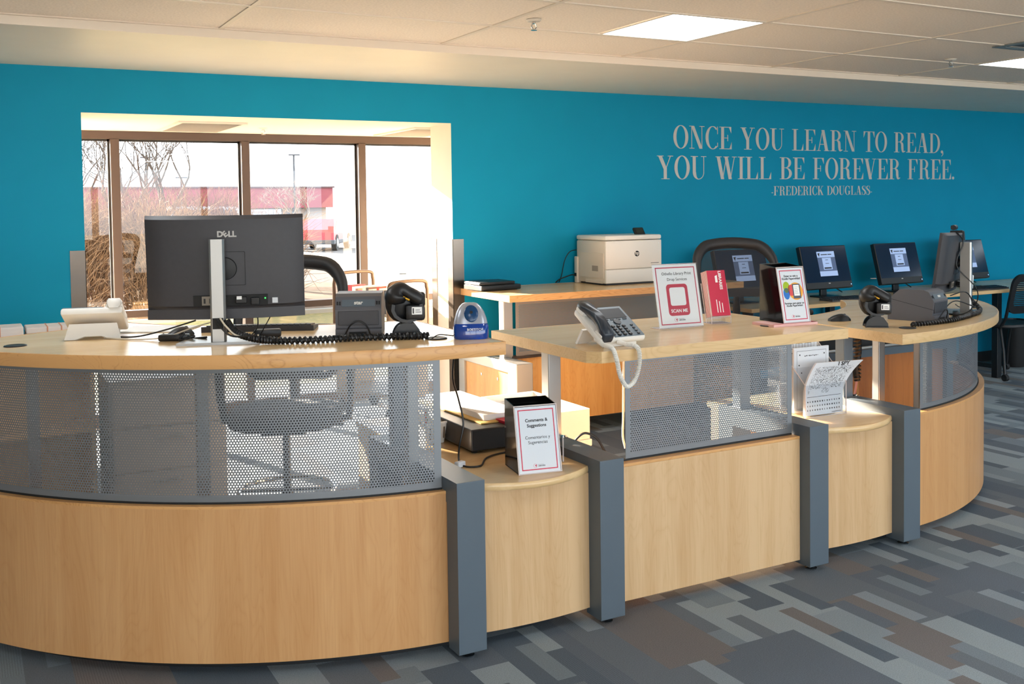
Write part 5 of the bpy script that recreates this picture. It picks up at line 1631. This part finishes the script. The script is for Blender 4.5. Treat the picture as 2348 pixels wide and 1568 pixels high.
def office_chair(label, loc, rz, seat_z=0.66, top=1.33, arms=True):
    t = thing('office_chair', label, 'chair', loc, rz, 'mesh office chairs')
    # five-star foot
    fo = build('star_base', MB().lathe([(0, 0.06), (0.035, 0.06), (0.035, 0.12), (0.028, 0.13), (0, 0.13)], 16), M_BLACK, t, 40)
    for k in range(5):
        a = 2 * PI * k / 5 + 0.3
        c, s = math.cos(a), math.sin(a)
        build('spoke', MB().tube([(0.02 * c, 0.02 * s, 0.105), (0.30 * c, 0.30 * s, 0.068)], [0.022, 0.015], 8), M_BLACK, t, 40)
        cs = build('caster', MB().tube([(0.31 * c - 0.012 * s, 0.31 * s + 0.012 * c, 0.028), (0.31 * c - 0.030 * s, 0.31 * s + 0.030 * c, 0.028)], 0.028, 14)
                   .tube([(0.31 * c + 0.012 * s, 0.31 * s - 0.012 * c, 0.028), (0.31 * c + 0.030 * s, 0.31 * s - 0.030 * c, 0.028)], 0.028, 14).tube([(0.30 * c, 0.30 * s, 0.028), (0.30 * c, 0.30 * s, 0.075)], 0.010, 8), M_BLACKM, t, 40)
    build('gas_column', MB().tube([(0, 0, 0.12), (0, 0, 0.30), (0, 0, 0.301), (0, 0, seat_z - 0.08)], [0.028, 0.028, 0.018, 0.018], 14), M_BLACK, t, 40)
    if seat_z > 0.6:
        build('foot_ring', MB().tube([(0.22 * math.cos(2 * PI * k / 28), 0.22 * math.sin(2 * PI * k / 28), 0.30) for k in range(28)], 0.011, 8, closed=True)
              .tube([(-0.21, 0, 0.30), (0.21, 0, 0.30)], 0.009, 8), M_CHROME, t, 40)
    build('mechanism', MB().box(-0.10, 0.10, -0.10, 0.12, seat_z - 0.085, seat_z - 0.045, 0.012).tube([(0.10, 0.02, seat_z - 0.06), (0.26, 0.02, seat_z - 0.065)], 0.007, 8), M_BLACK, t, 40)
    build('seat', MB().loft([sq(0.44, 0.42, seat_z - 0.048, 0), sq(0.50, 0.47, seat_z - 0.035, 0), sq(0.52, 0.49, seat_z - 0.005, 0), sq(0.51, 0.48, seat_z + 0.018, 0), sq(0.44, 0.41, seat_z + 0.03, 0.0), sq(0.2, 0.2, seat_z + 0.026, 0)]), mat('seat_fabric', '222327', 0.9, bump=0.3, nscale=300), t, 60)
    hb = top - (seat_z + 0.13)
    zb = seat_z + 0.13

    def bp(u, v):
        """point on the back: u -1..1 across, v 0..1 up"""
        wd = 0.215 + 0.045 * math.sin(PI * min(1, v * 0.75)) - 0.02 * v * v
        y = 0.245 + 0.04 * u * u * -1 + 0.05 + 0.16 * v ** 2 * 0.8 - 0.06 * math.sin(PI * v)
        return Vector((u * wd, y, zb + hb * v + (-0.03 * u * u if v > 0.5 else 0.0)))
    loop = []
    base_loop = [(x * 2, 0.5 + y) for x, y in rrect(1.0, 1.0, 0.17, 7)]
    for k, (u, v) in enumerate(base_loop):
        u2, v2 = base_loop[(k + 1) % len(base_loop)]
        m_ = 7 if math.hypot((u2 - u) * 0.22, (v2 - v) * hb) > 0.1 else 1
        for j in range(m_):
            loop.append(bp(u + (u2 - u) * j / m_, v + (v2 - v) * j / m_))
    build('back_frame', MB().tube(loop, [0.023 + 0.013 * max(0.0, min(1.0, (p.z - zb - hb * 0.72) / (hb * 0.2))) for p in loop], 8, closed=True, flat=1.0), mat('chair_frame', '1c1c1f', 0.55), t, 60)
    mb = MB()
    n = 10
    vs = [bp(-0.96 + 1.92 * i / n, 0.03 + 0.94 * j / n) for j in range(n + 1) for i in range(n + 1)]
    mb.add(vs, [(j * (n + 1) + i, j * (n + 1) + i + 1, (j + 1) * (n + 1) + i + 1, (j + 1) * (n + 1) + i) for j in range(n) for i in range(n)])
    build('back_mesh', mb, M_MESH, t, 60)
    lr = []
    for i in range(9):
        p = bp(-0.9 + 1.8 * i / 8, 0.36)
        q = bp(-0.9 + 1.8 * i / 8, 0.46)
        lr.append([p + Vector((0, 0.006, 0)), q + Vector((0, 0.006, 0)), q + Vector((0, 0.02, 0)), p + Vector((0, 0.02, 0))])
    build('lumbar_bar', MB().loft(lr), M_CHAR, t, 60)
    build('back_post', MB().tube([(0, 0.10, seat_z - 0.06), (0, 0.26, seat_z - 0.05), (0, 0.31, seat_z + 0.06), bp(0, 0.2) + Vector((0, 0.03, 0)), bp(0, 0.42) + Vector((0, 0.03, 0))], [0.03, 0.03, 0.028, 0.024, 0.018], 8), M_BLACK, t, 60)
    if arms:
        for s in (-1, 1):
            build('arm_post', MB().tube([(s * 0.18, 0.03, seat_z - 0.05), (s * 0.285, 0.03, seat_z - 0.03), (s * 0.30, 0.02, seat_z + 0.08), (s * 0.30, 0.0, seat_z + 0.235)], [0.018, 0.020, 0.020, 0.022], 8), M_BLACK, t, 60)
            build('arm_pad', MB().box(s * 0.30 - 0.045, s * 0.30 + 0.045, -0.14, 0.13, seat_z + 0.235, seat_z + 0.272, 0.016), mat('arm_pad_grey', '2b2d33', 0.6), t, 50)
    return t


office_chair('black mesh office stool behind the large monitor by the window', (1.30, 4.62, 0), R(-24), 0.655, 1.335)
office_chair('black mesh office stool behind the leaflet stand facing the straight counter', (4.12, 4.655, 0), R(-26), 0.70, 1.345)


# ------------------------------------------------------------------ public computer desk along the teal wall
t = thing('computer_desk', 'long light wood desk with black legs along the teal wall under the small screens', 'desk', (7.2, 6.22, 0))
DZ = 0.80
build('top', MB().box(-2.0, 2.4, -0.37, 0.385, DZ - 0.03, DZ, 0.003), M_TOP, t)
for x in (-1.95, -0.5, 0.95, 2.35):
    build('leg', MB().box(x - 0.03, x + 0.03, -0.30, -0.24, 0.0, DZ - 0.03, 0.004).box(x - 0.03, x + 0.03, 0.28, 0.34, 0.0, DZ - 0.03, 0.004).box(x - 0.02, x + 0.02, -0.24, 0.28, 0.08, 0.12), M_BLACK, t)


def screen_mat():
    return mat('screen_navy', '03101f', 0.12, emit='04203c', estr=0.25)


def kiosk(x, label, glow):
    t = thing('desktop_computer', label, 'computer', (x, 6.26, DZ), 0, 'public computers on the wall desk')
    build('foot', MB().prism(rrect(0.22, 0.18, 0.03, 4), 0.0, 0.010), M_BLACK, t)
    build('stand', MB().box(-0.035, 0.035, 0.02, 0.045, 0.008, 0.22, 0.006), M_BLACK, t)
    T = Matrix.Translation((0, -0.055, 0.075)) @ Matrix.Rotation(R(-15), 4, 'X')
    W2, HT = 0.262, 0.365
    build('housing', MB().box(-W2, W2, 0.0, 0.045, 0.0, HT, 0.006, M=T), M_BLACK, t)
    build('display', MB().box(-W2 + 0.008, W2 - 0.008, -0.0012, 0.0004, 0.055, HT - 0.008, M=T), screen_mat(), t)
    wx0, wx1, wz0, wz1 = -0.085, 0.115, 0.105, 0.315
    wnd = build('window', MB().box(wx0, wx1, -0.0018, -0.0013, wz0, wz1, M=T), mat('window_grey', '41506e', 0.4, emit='41506e', estr=0.35), t)
    lt = mat('window_light', '7f92b4', 0.4, emit='9fb6dd', estr=0.34)
    build('title_band', MB().box(wx0, wx1, -0.0023, -0.0018, wz1 - 0.05, wz1, M=T), lt, wnd)
    build('bottom_band', MB().box(wx0, wx1, -0.0023, -0.0018, wz0, wz0 + 0.042, M=T), lt, wnd)
    build('dialog', MB().box(wx0 + 0.05, wx1 - 0.05, -0.0026, -0.0018, wz0 + 0.055, wz1 - 0.055, M=T), lt, wnd)
    build('dialog_button', MB().box(wx0 + 0.060, wx1 - 0.060, -0.0030, -0.0025, wz0 + 0.062, wz0 + 0.074, M=T), M_INK, wnd)
    build('dialog_lines', MB().box(wx0 + 0.085, wx1 - 0.085, -0.0030, -0.0025, wz1 - 0.075, wz1 - 0.071, M=T).box(wx0 + 0.08, wx1 - 0.08, -0.0030, -0.0025, wz1 - 0.105, wz1 - 0.101, M=T), M_INK, wnd)
    build('title_mark', MB().prism([(wx0 + 0.008, wz1 - 0.015), (wx0 + 0.022, wz1 - 0.045), (wx0 + 0.034, wz1 - 0.012)][::1], 0.0022, 0.003, M=T @ Matrix(((1, 0, 0, 0), (0, 0, -1, 0), (0, 1, 0, 0), (0, 0, 0, 1)))), M_INK, wnd)
    build('title_line', MB().box(wx0 + 0.045, wx0 + 0.115, -0.0030, -0.0025, wz1 - 0.030, wz1 - 0.023, M=T).box(wx0 + 0.122, wx0 + 0.165, -0.0030, -0.0025, wz1 - 0.030, wz1 - 0.023, M=T), M_INK, wnd)
    build('brand_mark', MB().box(-0.010, 0.010, -0.0016, -0.0004, 0.040, 0.047, M=T), M_SILVERTXT, t)
    build('power_light', MB().box(W2 - 0.02, W2 - 0.014, -0.0012, 0.0, 0.022, 0.030, M=T), mat('blue_led', '8ab4ff', 0.4, emit='8ab4ff', estr=1.5), t)
    build('cable', MB().tube(bez([(0.03, 0.05, 0.12), (0.12, 0.16, 0.03), (0.2, 0.2, 0.06), (0.3, 0.22, 0.06), (0.40, 0.20, 0.006)], 24), 0.0045, 6), M_CABLE, t, 40)
    return t


for x, lb in ((5.47, 'small black computer screen seen through the mesh of the office stool'), (6.375, 'small tilted black computer screen right of the balloon poster box'),
              (7.245, 'small tilted black computer screen left of the edge-on monitor'), (8.14, 'small tilted black computer screen behind the far silver stand')):
    kiosk(x, lb, 1)
for x, lb in ((6.30, 'black keyboard on the wall desk before the screen right of the balloon poster box'), (7.15, 'black keyboard on the wall desk before the screen left of the edge-on monitor'), (8.05, 'black keyboard on the wall desk behind the far silver stand')):
    k = keyboard(lb, (x, 5.98, DZ), 0, 0.42)
    k['group'] = 'keyboards on the wall desk'

# black plastic chair on casters
t = thing('caster_chair', 'black plastic chair with slotted back on casters at the right edge', 'chair', (8.32, 5.98, 0), R(172))
Mb2 = Matrix.Translation((0, 0.22, 0.60)) @ Matrix.Rotation(R(-14), 4, 'X')
mbk = MB().ring_prism(rrect(0.46, 0.36, 0.09, 6), rrect(0.36, 0.24, 0.05, 6), -0.012, 0.012, M=Mb2 @ Matrix.Translation((0, 0, 0.17)) @ Matrix.Rotation(R(90), 4, 'X'))
build('back_frame', mbk, M_BLACK, t, 40)
sl = None
for k in range(14):
    zz = 0.17 - 0.115 + 0.23 * k / 13
    for sgn in (1,):
        build('back_slat', MB().box(-0.185, 0.185, -0.005, 0.005, zz - 0.0045, zz + 0.0045, M=Mb2), M_BLACK, t)
build('seat', MB().loft([sq(0.44, 0.42, 0.455, 0), sq(0.47, 0.45, 0.465, 0), sq(0.46, 0.44, 0.485, 0), sq(0.2, 0.2, 0.478, 0)]), M_BLACK, t, 60)
for sx_ in (-1, 1):
    for sy_ in (-1, 1):
        build('leg', MB().tube([(sx_ * 0.19, sy_ * 0.12, 0.46), (sx_ * 0.235, sy_ * 0.20, 0.25), (sx_ * 0.25, sy_ * 0.23, 0.06)], 0.013, 10), M_BLACK, t, 40)
        build('caster', MB().tube([(sx_ * 0.25 - 0.016, sy_ * 0.235, 0.03), (sx_ * 0.25 + 0.016, sy_ * 0.235, 0.03)], 0.03, 14), M_BLACKM, t, 40)
    build('back_arm', MB().tube([(sx_ * 0.20, 0.12, 0.45), (sx_ * 0.215, 0.20, 0.54), (sx_ * 0.215, 0.235, 0.68)], 0.014, 8), M_BLACK, t, 40)
t = thing('waste_bin', 'black bin under the wall desk behind the caster chair', 'bin', (8.90, 6.30, 0))
build('bin_wall', MB().loft([sq(0.28, 0.24, 0.0, 0), sq(0.30, 0.26, 0.03, 0), sq(0.36, 0.32, 0.42, 0)]), M_BLACKM, t, 40)
build('rim', MB().ring_prism([(x, y) for x, y, z in sq(0.375, 0.335, 0, 0)], [(x, y) for x, y, z in sq(0.33, 0.29, 0, 0)], 0.415, 0.435), M_BLACK, t)


# ------------------------------------------------------------------ book truck in the window bay
t = thing('book_truck', 'grey metal book truck with arched tube handles in the window bay', 'book truck', (2.86, 7.42, 0), R(20))
for y, zt2 in ((-0.30, 1.035), (0.33, 1.085)):
    build('handle', MB().tube(bez([(-0.20, y, 0.55), (-0.20, y, 0.90), (-0.195, y, zt2 - 0.05), (-0.15, y, zt2), (0.15, y, zt2), (0.195, y, zt2 - 0.05), (0.20, y, 0.90), (0.20, y, 0.55)], 42), 0.014, 10), mat('truck_tube', '5f4c3a', 0.4, 0.4), t, 60)
    build('end_panel', MB().box(-0.19, 0.19, y - 0.010, y + 0.010, 0.14, 0.90, 0.004), mat('truck_grey', '5f564b', 0.5), t)
build('shelf', MB().box(-0.18, 0.18, -0.29, 0.32, 0.78, 0.80), mat('truck_grey', '5f564b', 0.5), t)
build('shelf', MB().box(-0.18, 0.18, -0.29, 0.32, 0.18, 0.20), mat('truck_grey', '5f564b', 0.5), t)
build('divider', MB().box(-0.01, 0.01, -0.29, 0.32, 0.80, 0.93), mat('truck_grey', '5f564b', 0.5), t)
for sx_ in (-1, 1):
    for sy_ in (-0.28, 0.31):
        build('caster', MB().tube([(sx_ * 0.17 - 0.015, sy_, 0.05), (sx_ * 0.17 + 0.015, sy_, 0.05)], 0.05, 14).tube([(sx_ * 0.17, sy_, 0.05), (sx_ * 0.17, sy_, 0.14)], 0.012, 8), M_BLACKM, t, 40)
tm = Matrix.Translation((2.86, 7.42, 0)) @ Matrix.Rotation(R(20), 4, 'Z')
bcols = ['d8cdb8', '2b2a2c', 'e9e0d0', 'b8432f', 'c9788a', 'dfc9b4', '5b4a3f', 'e6d6c0', 'd0586e', '8d6f58', 'f0e8da', 'a83a42', 'd7b08c', '35323a']
bn = ['cream', 'black', 'ivory', 'brick red', 'dusty pink', 'sand', 'brown', 'beige', 'rose', 'tan', 'white', 'crimson', 'apricot', 'charcoal']
y = -0.275
for k, c in enumerate(bcols):
    th = 0.030 + 0.011 * ((k * 7) % 3)
    hh = 0.165 + 0.012 * ((k * 5) % 4)
    loc = tm @ Vector((-0.085, y + th / 2, 0.8005))
    b = thing('book', '%s book upright on the book truck, %s from the near end' % (bn[k], ['first', 'second', 'third', 'fourth', 'fifth', 'sixth', 'seventh', 'eighth', 'ninth', 'tenth', 'eleventh', 'twelfth', 'thirteenth', 'fourteenth'][k]), 'book', loc, R(20), 'books on the book truck')
    build('cover', MB().box(-0.068, 0.066, -th / 2 + 0.001, -th / 2 + 0.003, 0, hh).box(-0.068, 0.066, th / 2 - 0.003, th / 2 - 0.001, 0, hh).box(-0.071, -0.068, -th / 2 + 0.001, th / 2 - 0.001, 0, hh), mat('book_' + bn[k].replace(' ', '_'), c, 0.6), b)
    build('pages', MB().box(-0.068, 0.060, -th / 2 + 0.003, th / 2 - 0.003, 0.003, hh - 0.004), M_PAPER, b)
    y += th

# books with rubber bands on a low case at the far left
t = thing('low_bookcase', 'low cream bookcase behind the left end of the counter', 'bookcase', (0.22, 5.72, 0))
for xs_ in (-0.60, 0.34):
    build('side', MB().box(xs_, xs_ + 0.02, -0.17, 0.17, 0, 0.94), M_FRONT, t)
for zs_ in (0.06, 0.48, 0.92):
    build('shelf', MB().box(-0.58, 0.34, -0.17, 0.17, zs_, zs_ + 0.02), M_FRONT, t)
build('back_panel', MB().box(-0.58, 0.34, 0.155, 0.165, 0.06, 0.92), M_FRONT, t)
t = thing('guessed_cabinet', 'guessed low grey cabinet blocking the view behind the left perforated counter front', 'cabinet', (0.92, 5.66, 0))  # stands in for an unidentified grey mass that blocks the window light
M_CAB = mat('cabinet_grey', '8f8c88', 0.5)
build('body', MB().box(-0.29, 0.29, -0.22, 0.22, 0.02, 0.74, 0.004), M_CAB, t)
build('plinth', MB().box(-0.27, 0.27, -0.20, 0.20, 0.0, 0.02), M_BLACKM, t)
for zd in (0.05, 0.275, 0.505):
    d_ = build('drawer', MB().box(-0.275, 0.275, -0.236, -0.220, zd, zd + 0.215, 0.004), M_CAB, t)
    build('handle', MB().box(-0.07, 0.07, -0.252, -0.236, zd + 0.16, zd + 0.175, 0.004), M_ALU, d_)
blocks = [(0.148, 'lower white paper block of the left banded pile', 0.9405, 0.036), (0.148, 'upper white paper block of the left banded pile', 0.977, 0.052),
          (0.395, 'lower white paper block of the right banded pile', 0.9405, 0.050), (0.395, 'upper white paper block of the right banded pile', 0.991, 0.030)]
for xx, lb, z0, hgt in blocks:
    b = thing('paper_block', lb + ' behind the left counter', 'paper', (xx, 5.72, z0), R(0), 'rubber-banded paper blocks')
    build('sheets', MB().box(-0.118, 0.118, -0.09, 0.09, 0.0, hgt, 0.006), mat('page_block', 'd9d6d4', 0.8, noise=0.08, nscale=20, stretch=(1, 1, 60)), b)
    for dx in ((0.012,) if xx < 0.2 else (-0.02, 0.045)):
        build('rubber_band', MB().ring_prism([(-0.0925, -0.0012), (0.0925, -0.0012), (0.0925, hgt + 0.0012), (-0.0925, hgt + 0.0012)], [(-0.0903, 0.0), (0.0903, 0.0), (0.0903, hgt), (-0.0903, hgt)], dx - 0.003, dx + 0.003,
                                        M=Matrix(((0, 0, 1, 0), (1, 0, 0, 0), (0, 1, 0, 0), (0, 0, 0, 1)))), mat('band_tan', 'c98f72', 0.7), b)


# ------------------------------------------------------------------ outside
GZ = -0.30
M_LOT = mat('asphalt', '4c4643', 0.9, noise=0.15, nscale=2.0, bump=0.3)
structure(build('ground', MB().box(-90, 120, YG + 0.12, 160, GZ - 0.2, GZ - 0.004), M_LOT))
structure(build('ground_front', MB().box(-60, 60, -60, YB - 0.12, -0.3, -0.05), mat('bounce_concrete', 'cbc5ba', 0.85, noise=0.05, nscale=2)))  # unseen ground, made pale to bounce daylight up to the ceiling
structure(build('path', MB().box(-20, 30, YG + 0.15, 10.2, GZ - 0.1, GZ + 0.10), mat('concrete', '8f877b', 0.85, noise=0.06, nscale=3)))
lawn = build('grass', MB().box(-20, 9.5, 10.2, 17.6, GZ - 0.1, GZ + 0.03), mat('dry_grass', '8f7a48', 0.95, noise=0.35, nscale=14, bump=0.8, color2='625e30'))
lawn['kind'] = 'stuff'
lawn['label'] = 'yellowed dry lawn between the window and the shrubs'
structure(build('kerb', MB().box(-20, 9.8, 17.6, 17.8, GZ - 0.1, GZ + 0.10), mat('concrete', 'c2b8a8', 0.85)))
structure(build('planting_bed', MB().box(-20, 9.8, 17.8, 24.5, GZ - 0.1, GZ + 0.06), mat('mulch', '5d4632', 0.95, noise=0.3, nscale=10)))


def twigs(rng, n, base_r, h, spread, r0, segs=5, lean=0.5):
    """many thin tapering three-sided twigs; returns vertex and quad arrays"""
    V, F = [], []
    a = rng.uniform(0, 2 * PI, n)
    br = base_r * np.sqrt(rng.uniform(0, 1, n))
    p0 = np.stack([br * np.cos(a), br * np.sin(a), rng.uniform(0, 0.58, n) * h], 1)
    out = np.stack([np.cos(a), np.sin(a), np.zeros(n)], 1) * rng.uniform(0.1, 1.0, n)[:, None]
    hgt = rng.uniform(0.22, 0.55, n) * h
    cur = p0.copy()
    d = out * lean + np.array([0, 0, 1.0]) + rng.normal(0, 0.25, (n, 3))
    d /= np.linalg.norm(d, axis=1)[:, None]
    rings = []
    for s in range(segs + 1):
        r = r0 * (1 - 0.75 * s / segs)
        x = np.cross(d, np.array([0.3, 0.9, 0.1])); x /= np.linalg.norm(x, axis=1)[:, None]
        y = np.cross(d, x)
        rings.append(np.stack([cur + r * (x * math.cos(q) + y * math.sin(q)) for q in (0, 2 * PI / 3, 4 * PI / 3)], 1))
        cur = cur + d * (hgt / segs)[:, None]
        d = d + rng.normal(0, 0.30, (n, 3)) + out * 0.08
        d /= np.linalg.norm(d, axis=1)[:, None]
    V = np.stack(rings, 1)                                   # n, segs+1, 3, 3
    k = segs + 1
    base = (np.arange(n) * k * 3)[:, None, None, None]
    s = (np.arange(segs) * 3)[None, :, None, None]
    q = np.stack([np.stack([np.array(j), np.array((j + 1) % 3), np.array(3 + (j + 1) % 3), np.array(3 + j)]) for j in range(3)])[None, None]
    F = (base + s + q).reshape(-1, 4)
    return V.reshape(-1, 3), F


def shrub(label, x, y, h, w_, n, m, seed):
    t = thing('twiggy_shrub', label, 'shrub', (x, y, GZ + 0.05), 0, 'bare twiggy shrubs outside the window')
    V, F = twigs(np.random.default_rng(seed), n, w_ * 0.48, h, w_, 0.0075, lean=0.42)
    np_mesh('twigs', V, F, m, t)
    build('stems', MB().tube([(0, 0, 0), (0.05, 0.03, h * 0.3), (0.15, 0.0, h * 0.6)], [0.03, 0.02, 0.008], 6).tube([(0.05, 0, 0), (-0.12, 0.03, h * 0.3), (-0.2, 0.0, h * 0.55)], [0.03, 0.02, 0.008], 6), mat('stem_brown', '5a4433', 0.9), t)


M_TW1 = mat('twig_tan', '93704f', 0.9, color2='463222', nscale=9)
M_TW2 = mat('twig_rust', '875a44', 0.9, color2='40261c', nscale=9)
M_TW3 = mat('twig_grey', '8c7b72', 0.9)
shrub('tan leafless shrub at the left edge of the first window pane', 1.62, 18.9, 2.45, 1.3, 1500, M_TW1, 1)
shrub('rusty leafless shrub behind the left mullion', 2.60, 20.9, 2.65, 1.5, 2000, M_TW2, 2)
shrub('tan leafless shrub left of the dark monitor', 3.05, 18.7, 2.35, 1.2, 1600, M_TW1, 3)
shrub('rusty leafless shrub just behind the monitor top left corner', 4.35, 21.2, 2.6, 1.5, 1900, M_TW2, 4)
shrub('low tan leafless shrub behind the monitor', 4.95, 18.9, 2.1, 1.3, 1400, M_TW1, 5)


def bare_tree(label, x, y, h, seed, depth=6, r0=0.075, spread=0.5, trunk=0.35, m=None):
    rnd = random.Random(seed)
    mb = MB()

    def grow(p, d, L, r, k):
        pts, rs = [p], [r]
        for _ in range(3):
            d = (d + Vector((rnd.gauss(0, 0.12), rnd.gauss(0, 0.12), rnd.gauss(0.03, 0.06)))).normalized()
            p = p + d * (L / 3)
            pts.append(p); rs.append(max(0.0055, rs[-1] * 0.88))
        mb.tube(pts, rs, 6 if r > 0.02 else 3)
        if k == 0:
            return
        for j in range(rnd.choice((2, 3, 3)) if k > 1 else 3):
            nd = (d + Vector((rnd.gauss(0, spread), rnd.gauss(0, spread), rnd.uniform(0.0, 0.25)))).normalized()
            grow(p if j < 2 else pts[2], nd, L * rnd.uniform(0.66, 0.88), rs[-1] * 0.74, k - 1)
    t = thing('bare_tree', label, 'tree', (x, y, GZ + 0.05), 0, 'bare trees outside the window')
    n0 = 4
    build('trunk', MB().tube([(0, 0, 0), (0.02, 0, h * trunk * 0.5), (0, 0.02, h * trunk)], [r0 * 1.3, r0 * 1.1, r0], 8), m or mat('bark_dark', '4a4038', 0.95), t, 60)
    for k in range(n0):
        a = 2 * PI * k / n0 + rnd.random()
        d = Vector((math.cos(a) * spread, math.sin(a) * spread * 0.7, 1)).normalized()
        grow(Vector((0, 0, h * trunk * rnd.uniform(0.75, 1))), d, h * 0.27, r0 * 0.72, depth)
    build('branches', mb, m or mat('bark_dark', '4a4038', 0.95), t)


bare_tree('bare dark tree rising behind the left window mullion', 3.35, 23.6, 4.0, 5, 5, 0.07, 0.46)
bare_tree('bare dark tree spreading right above the maroon roof', 4.75, 28.0, 4.3, 8, 5, 0.08, 0.50)
bare_tree('small bare bushy tree in front of the maroon building behind the monitor', 16.9, 55.8, 3.8, 12, 5, 0.08, 0.7, 0.2, mat('bark_grey', '7d6e62', 0.95))
bare_tree('bare dark tree at the far left of the window', 2.7, 33.0, 4.6, 21, 5, 0.06, 0.5)

# long low building with a maroon roof band
t = thing('store_building', 'long low building with maroon roof band far across the parking lot', 'building', (12.0, 66.0, GZ))
build('wall', MB().box(-22, 9.6, 0, 10, 0, 2.2), mat('store_wall', '9a8f88', 0.9), t)
build('roof_band', MB().box(-22.3, 9.9, -0.6, 10.3, 1.95, 3.25), mat('maroon_metal', '7d3139', 0.6, noise=0.05, nscale=1), t)
build('roof_edge', MB().box(-22.4, 10.0, -0.7, 10.4, 3.25, 3.35), mat('roof_edge_dark', '4c3436', 0.6), t)
for k in range(8):
    f = build('window', MB().box(-20 + 3.6 * k, -17.6 + 3.6 * k, -0.06, 0.02, 0.5, 1.8), mat('store_frame', '5c5652', 0.6), t)
    build('pane', MB().box(-19.9 + 3.6 * k, -17.7 + 3.6 * k, -0.08, -0.05, 0.6, 1.7), mat('store_glass', '3c4650', 0.1), f)
for x, y, h, lb in ((9.6, 62, 5.0, 'thin lamp pole above the maroon roof left of the second mullion'), (11.9, 64, 3.9, 'thin short pole on the skyline beside the second mullion'), (18.0, 61, 5.2, 'thin lamp pole above the right end of the maroon roof'), (27.4, 61, 6.6, 'thin dark pole in the bright right window pane')):
    t = thing('lamp_pole', lb, 'pole', (x, y, GZ), 0, 'distant poles')
    build('pole', MB().tube([(0, 0, 0), (0, 0, h)], 0.06, 8), M_CHAR, t)
    build('lamp_head', MB().box(-0.35, 0.35, -0.1, 0.1, h - 0.08, h), M_CHAR, t)


def vehicle(label, loc, rz, L, prof, gprof, W2, body, wheel_r, xs_):
    t = thing('car', label, 'car', loc, rz, 'parked cars')
    Mx = Matrix(((1, 0, 0, 0), (0, 0, -1, 0), (0, 1, 0, 0), (0, 0, 0, 1)))
    build('body', MB().prism(prof, -W2, W2, M=Mx), body, t)
    build('windows', MB().prism(gprof, -W2 - 0.01, W2 + 0.01, M=Mx), mat('car_glass', '28323c', 0.08), t)
    build('lower_trim', MB().box(prof[0][0] - 0.03, prof[1][0] + 0.03, -W2 - 0.02, W2 + 0.02, 0.30, 0.50, 0.03), mat('car_trim', '33363b', 0.5), t)
    for x in xs_:
        for s in (-1, 1):
            w = build('wheel', MB().tube([(x, s * (W2 - 0.2), wheel_r), (x, s * (W2 + 0.02), wheel_r)], wheel_r, 18), M_BLACKM, t, 40)
            build('hubcap', MB().tube([(x, s * (W2 + 0.015), wheel_r), (x, s * (W2 + 0.035), wheel_r)], wheel_r * 0.55, 12), M_ALU, w, 40)
    for s in (-1, 1):
        build('tail_light', MB().box(prof[0][0] - 0.03, prof[0][0] + 0.06, s * (W2 - 0.12) - 0.12, s * (W2 - 0.12) + 0.12, 0.85, 1.1), mat('tail_red', '9c1620', 0.3), t)
        build('head_light', MB().box(prof[1][0] - 0.06, prof[1][0] + 0.03, s * (W2 - 0.14) - 0.12, s * (W2 - 0.14) + 0.12, 0.7, 0.85), M_WHITE, t)


suv = [(-2.1, 0.30), (2.1, 0.30), (2.15, 0.72), (1.25, 0.92), (0.5, 1.40), (-1.5, 1.42), (-2.1, 0.95)]
suvg = [(-1.8, 0.96), (1.05, 0.95), (0.45, 1.32), (-1.4, 1.34)]
vehicle('red parked car seen past the right edge of the monitor', (14.75, 45.5, GZ), R(60), 4.4, suv, suvg, 0.9, mat('car_red', 'a51c2c', 0.3, coat=0.5), 0.36, (-1.4, 1.4))
trk = [(-2.6, 0.45), (2.6, 0.45), (2.62, 1.05), (1.4, 1.15), (0.9, 1.85), (-0.6, 1.88), (-0.7, 1.2), (-2.6, 1.2)]
trkg = [(-0.45, 1.22), (1.2, 1.22), (0.8, 1.76), (-0.45, 1.78)]
vehicle('grey parked pickup beside the red car', (13.4, 51.5, GZ), R(84), 5.2, trk, trkg, 0.95, mat('car_grey', '7d8894', 0.3, coat=0.5), 0.4, (-1.7, 1.7))
van = [(-2.4, 0.4), (2.4, 0.4), (2.45, 1.0), (1.7, 1.25), (1.1, 2.05), (-2.3, 2.1), (-2.42, 1.2)]
vang = [(-2.0, 1.3), (1.45, 1.3), (1.0, 1.9), (-1.95, 1.92)]
vehicle('pale blue parked van showing above the monitor', (12.4, 58.0, GZ + 0.0), R(4), 4.8, van, vang, 0.95, mat('car_paleblue', 'b9c8d8', 0.3, coat=0.5), 0.38, (-1.5, 1.5))
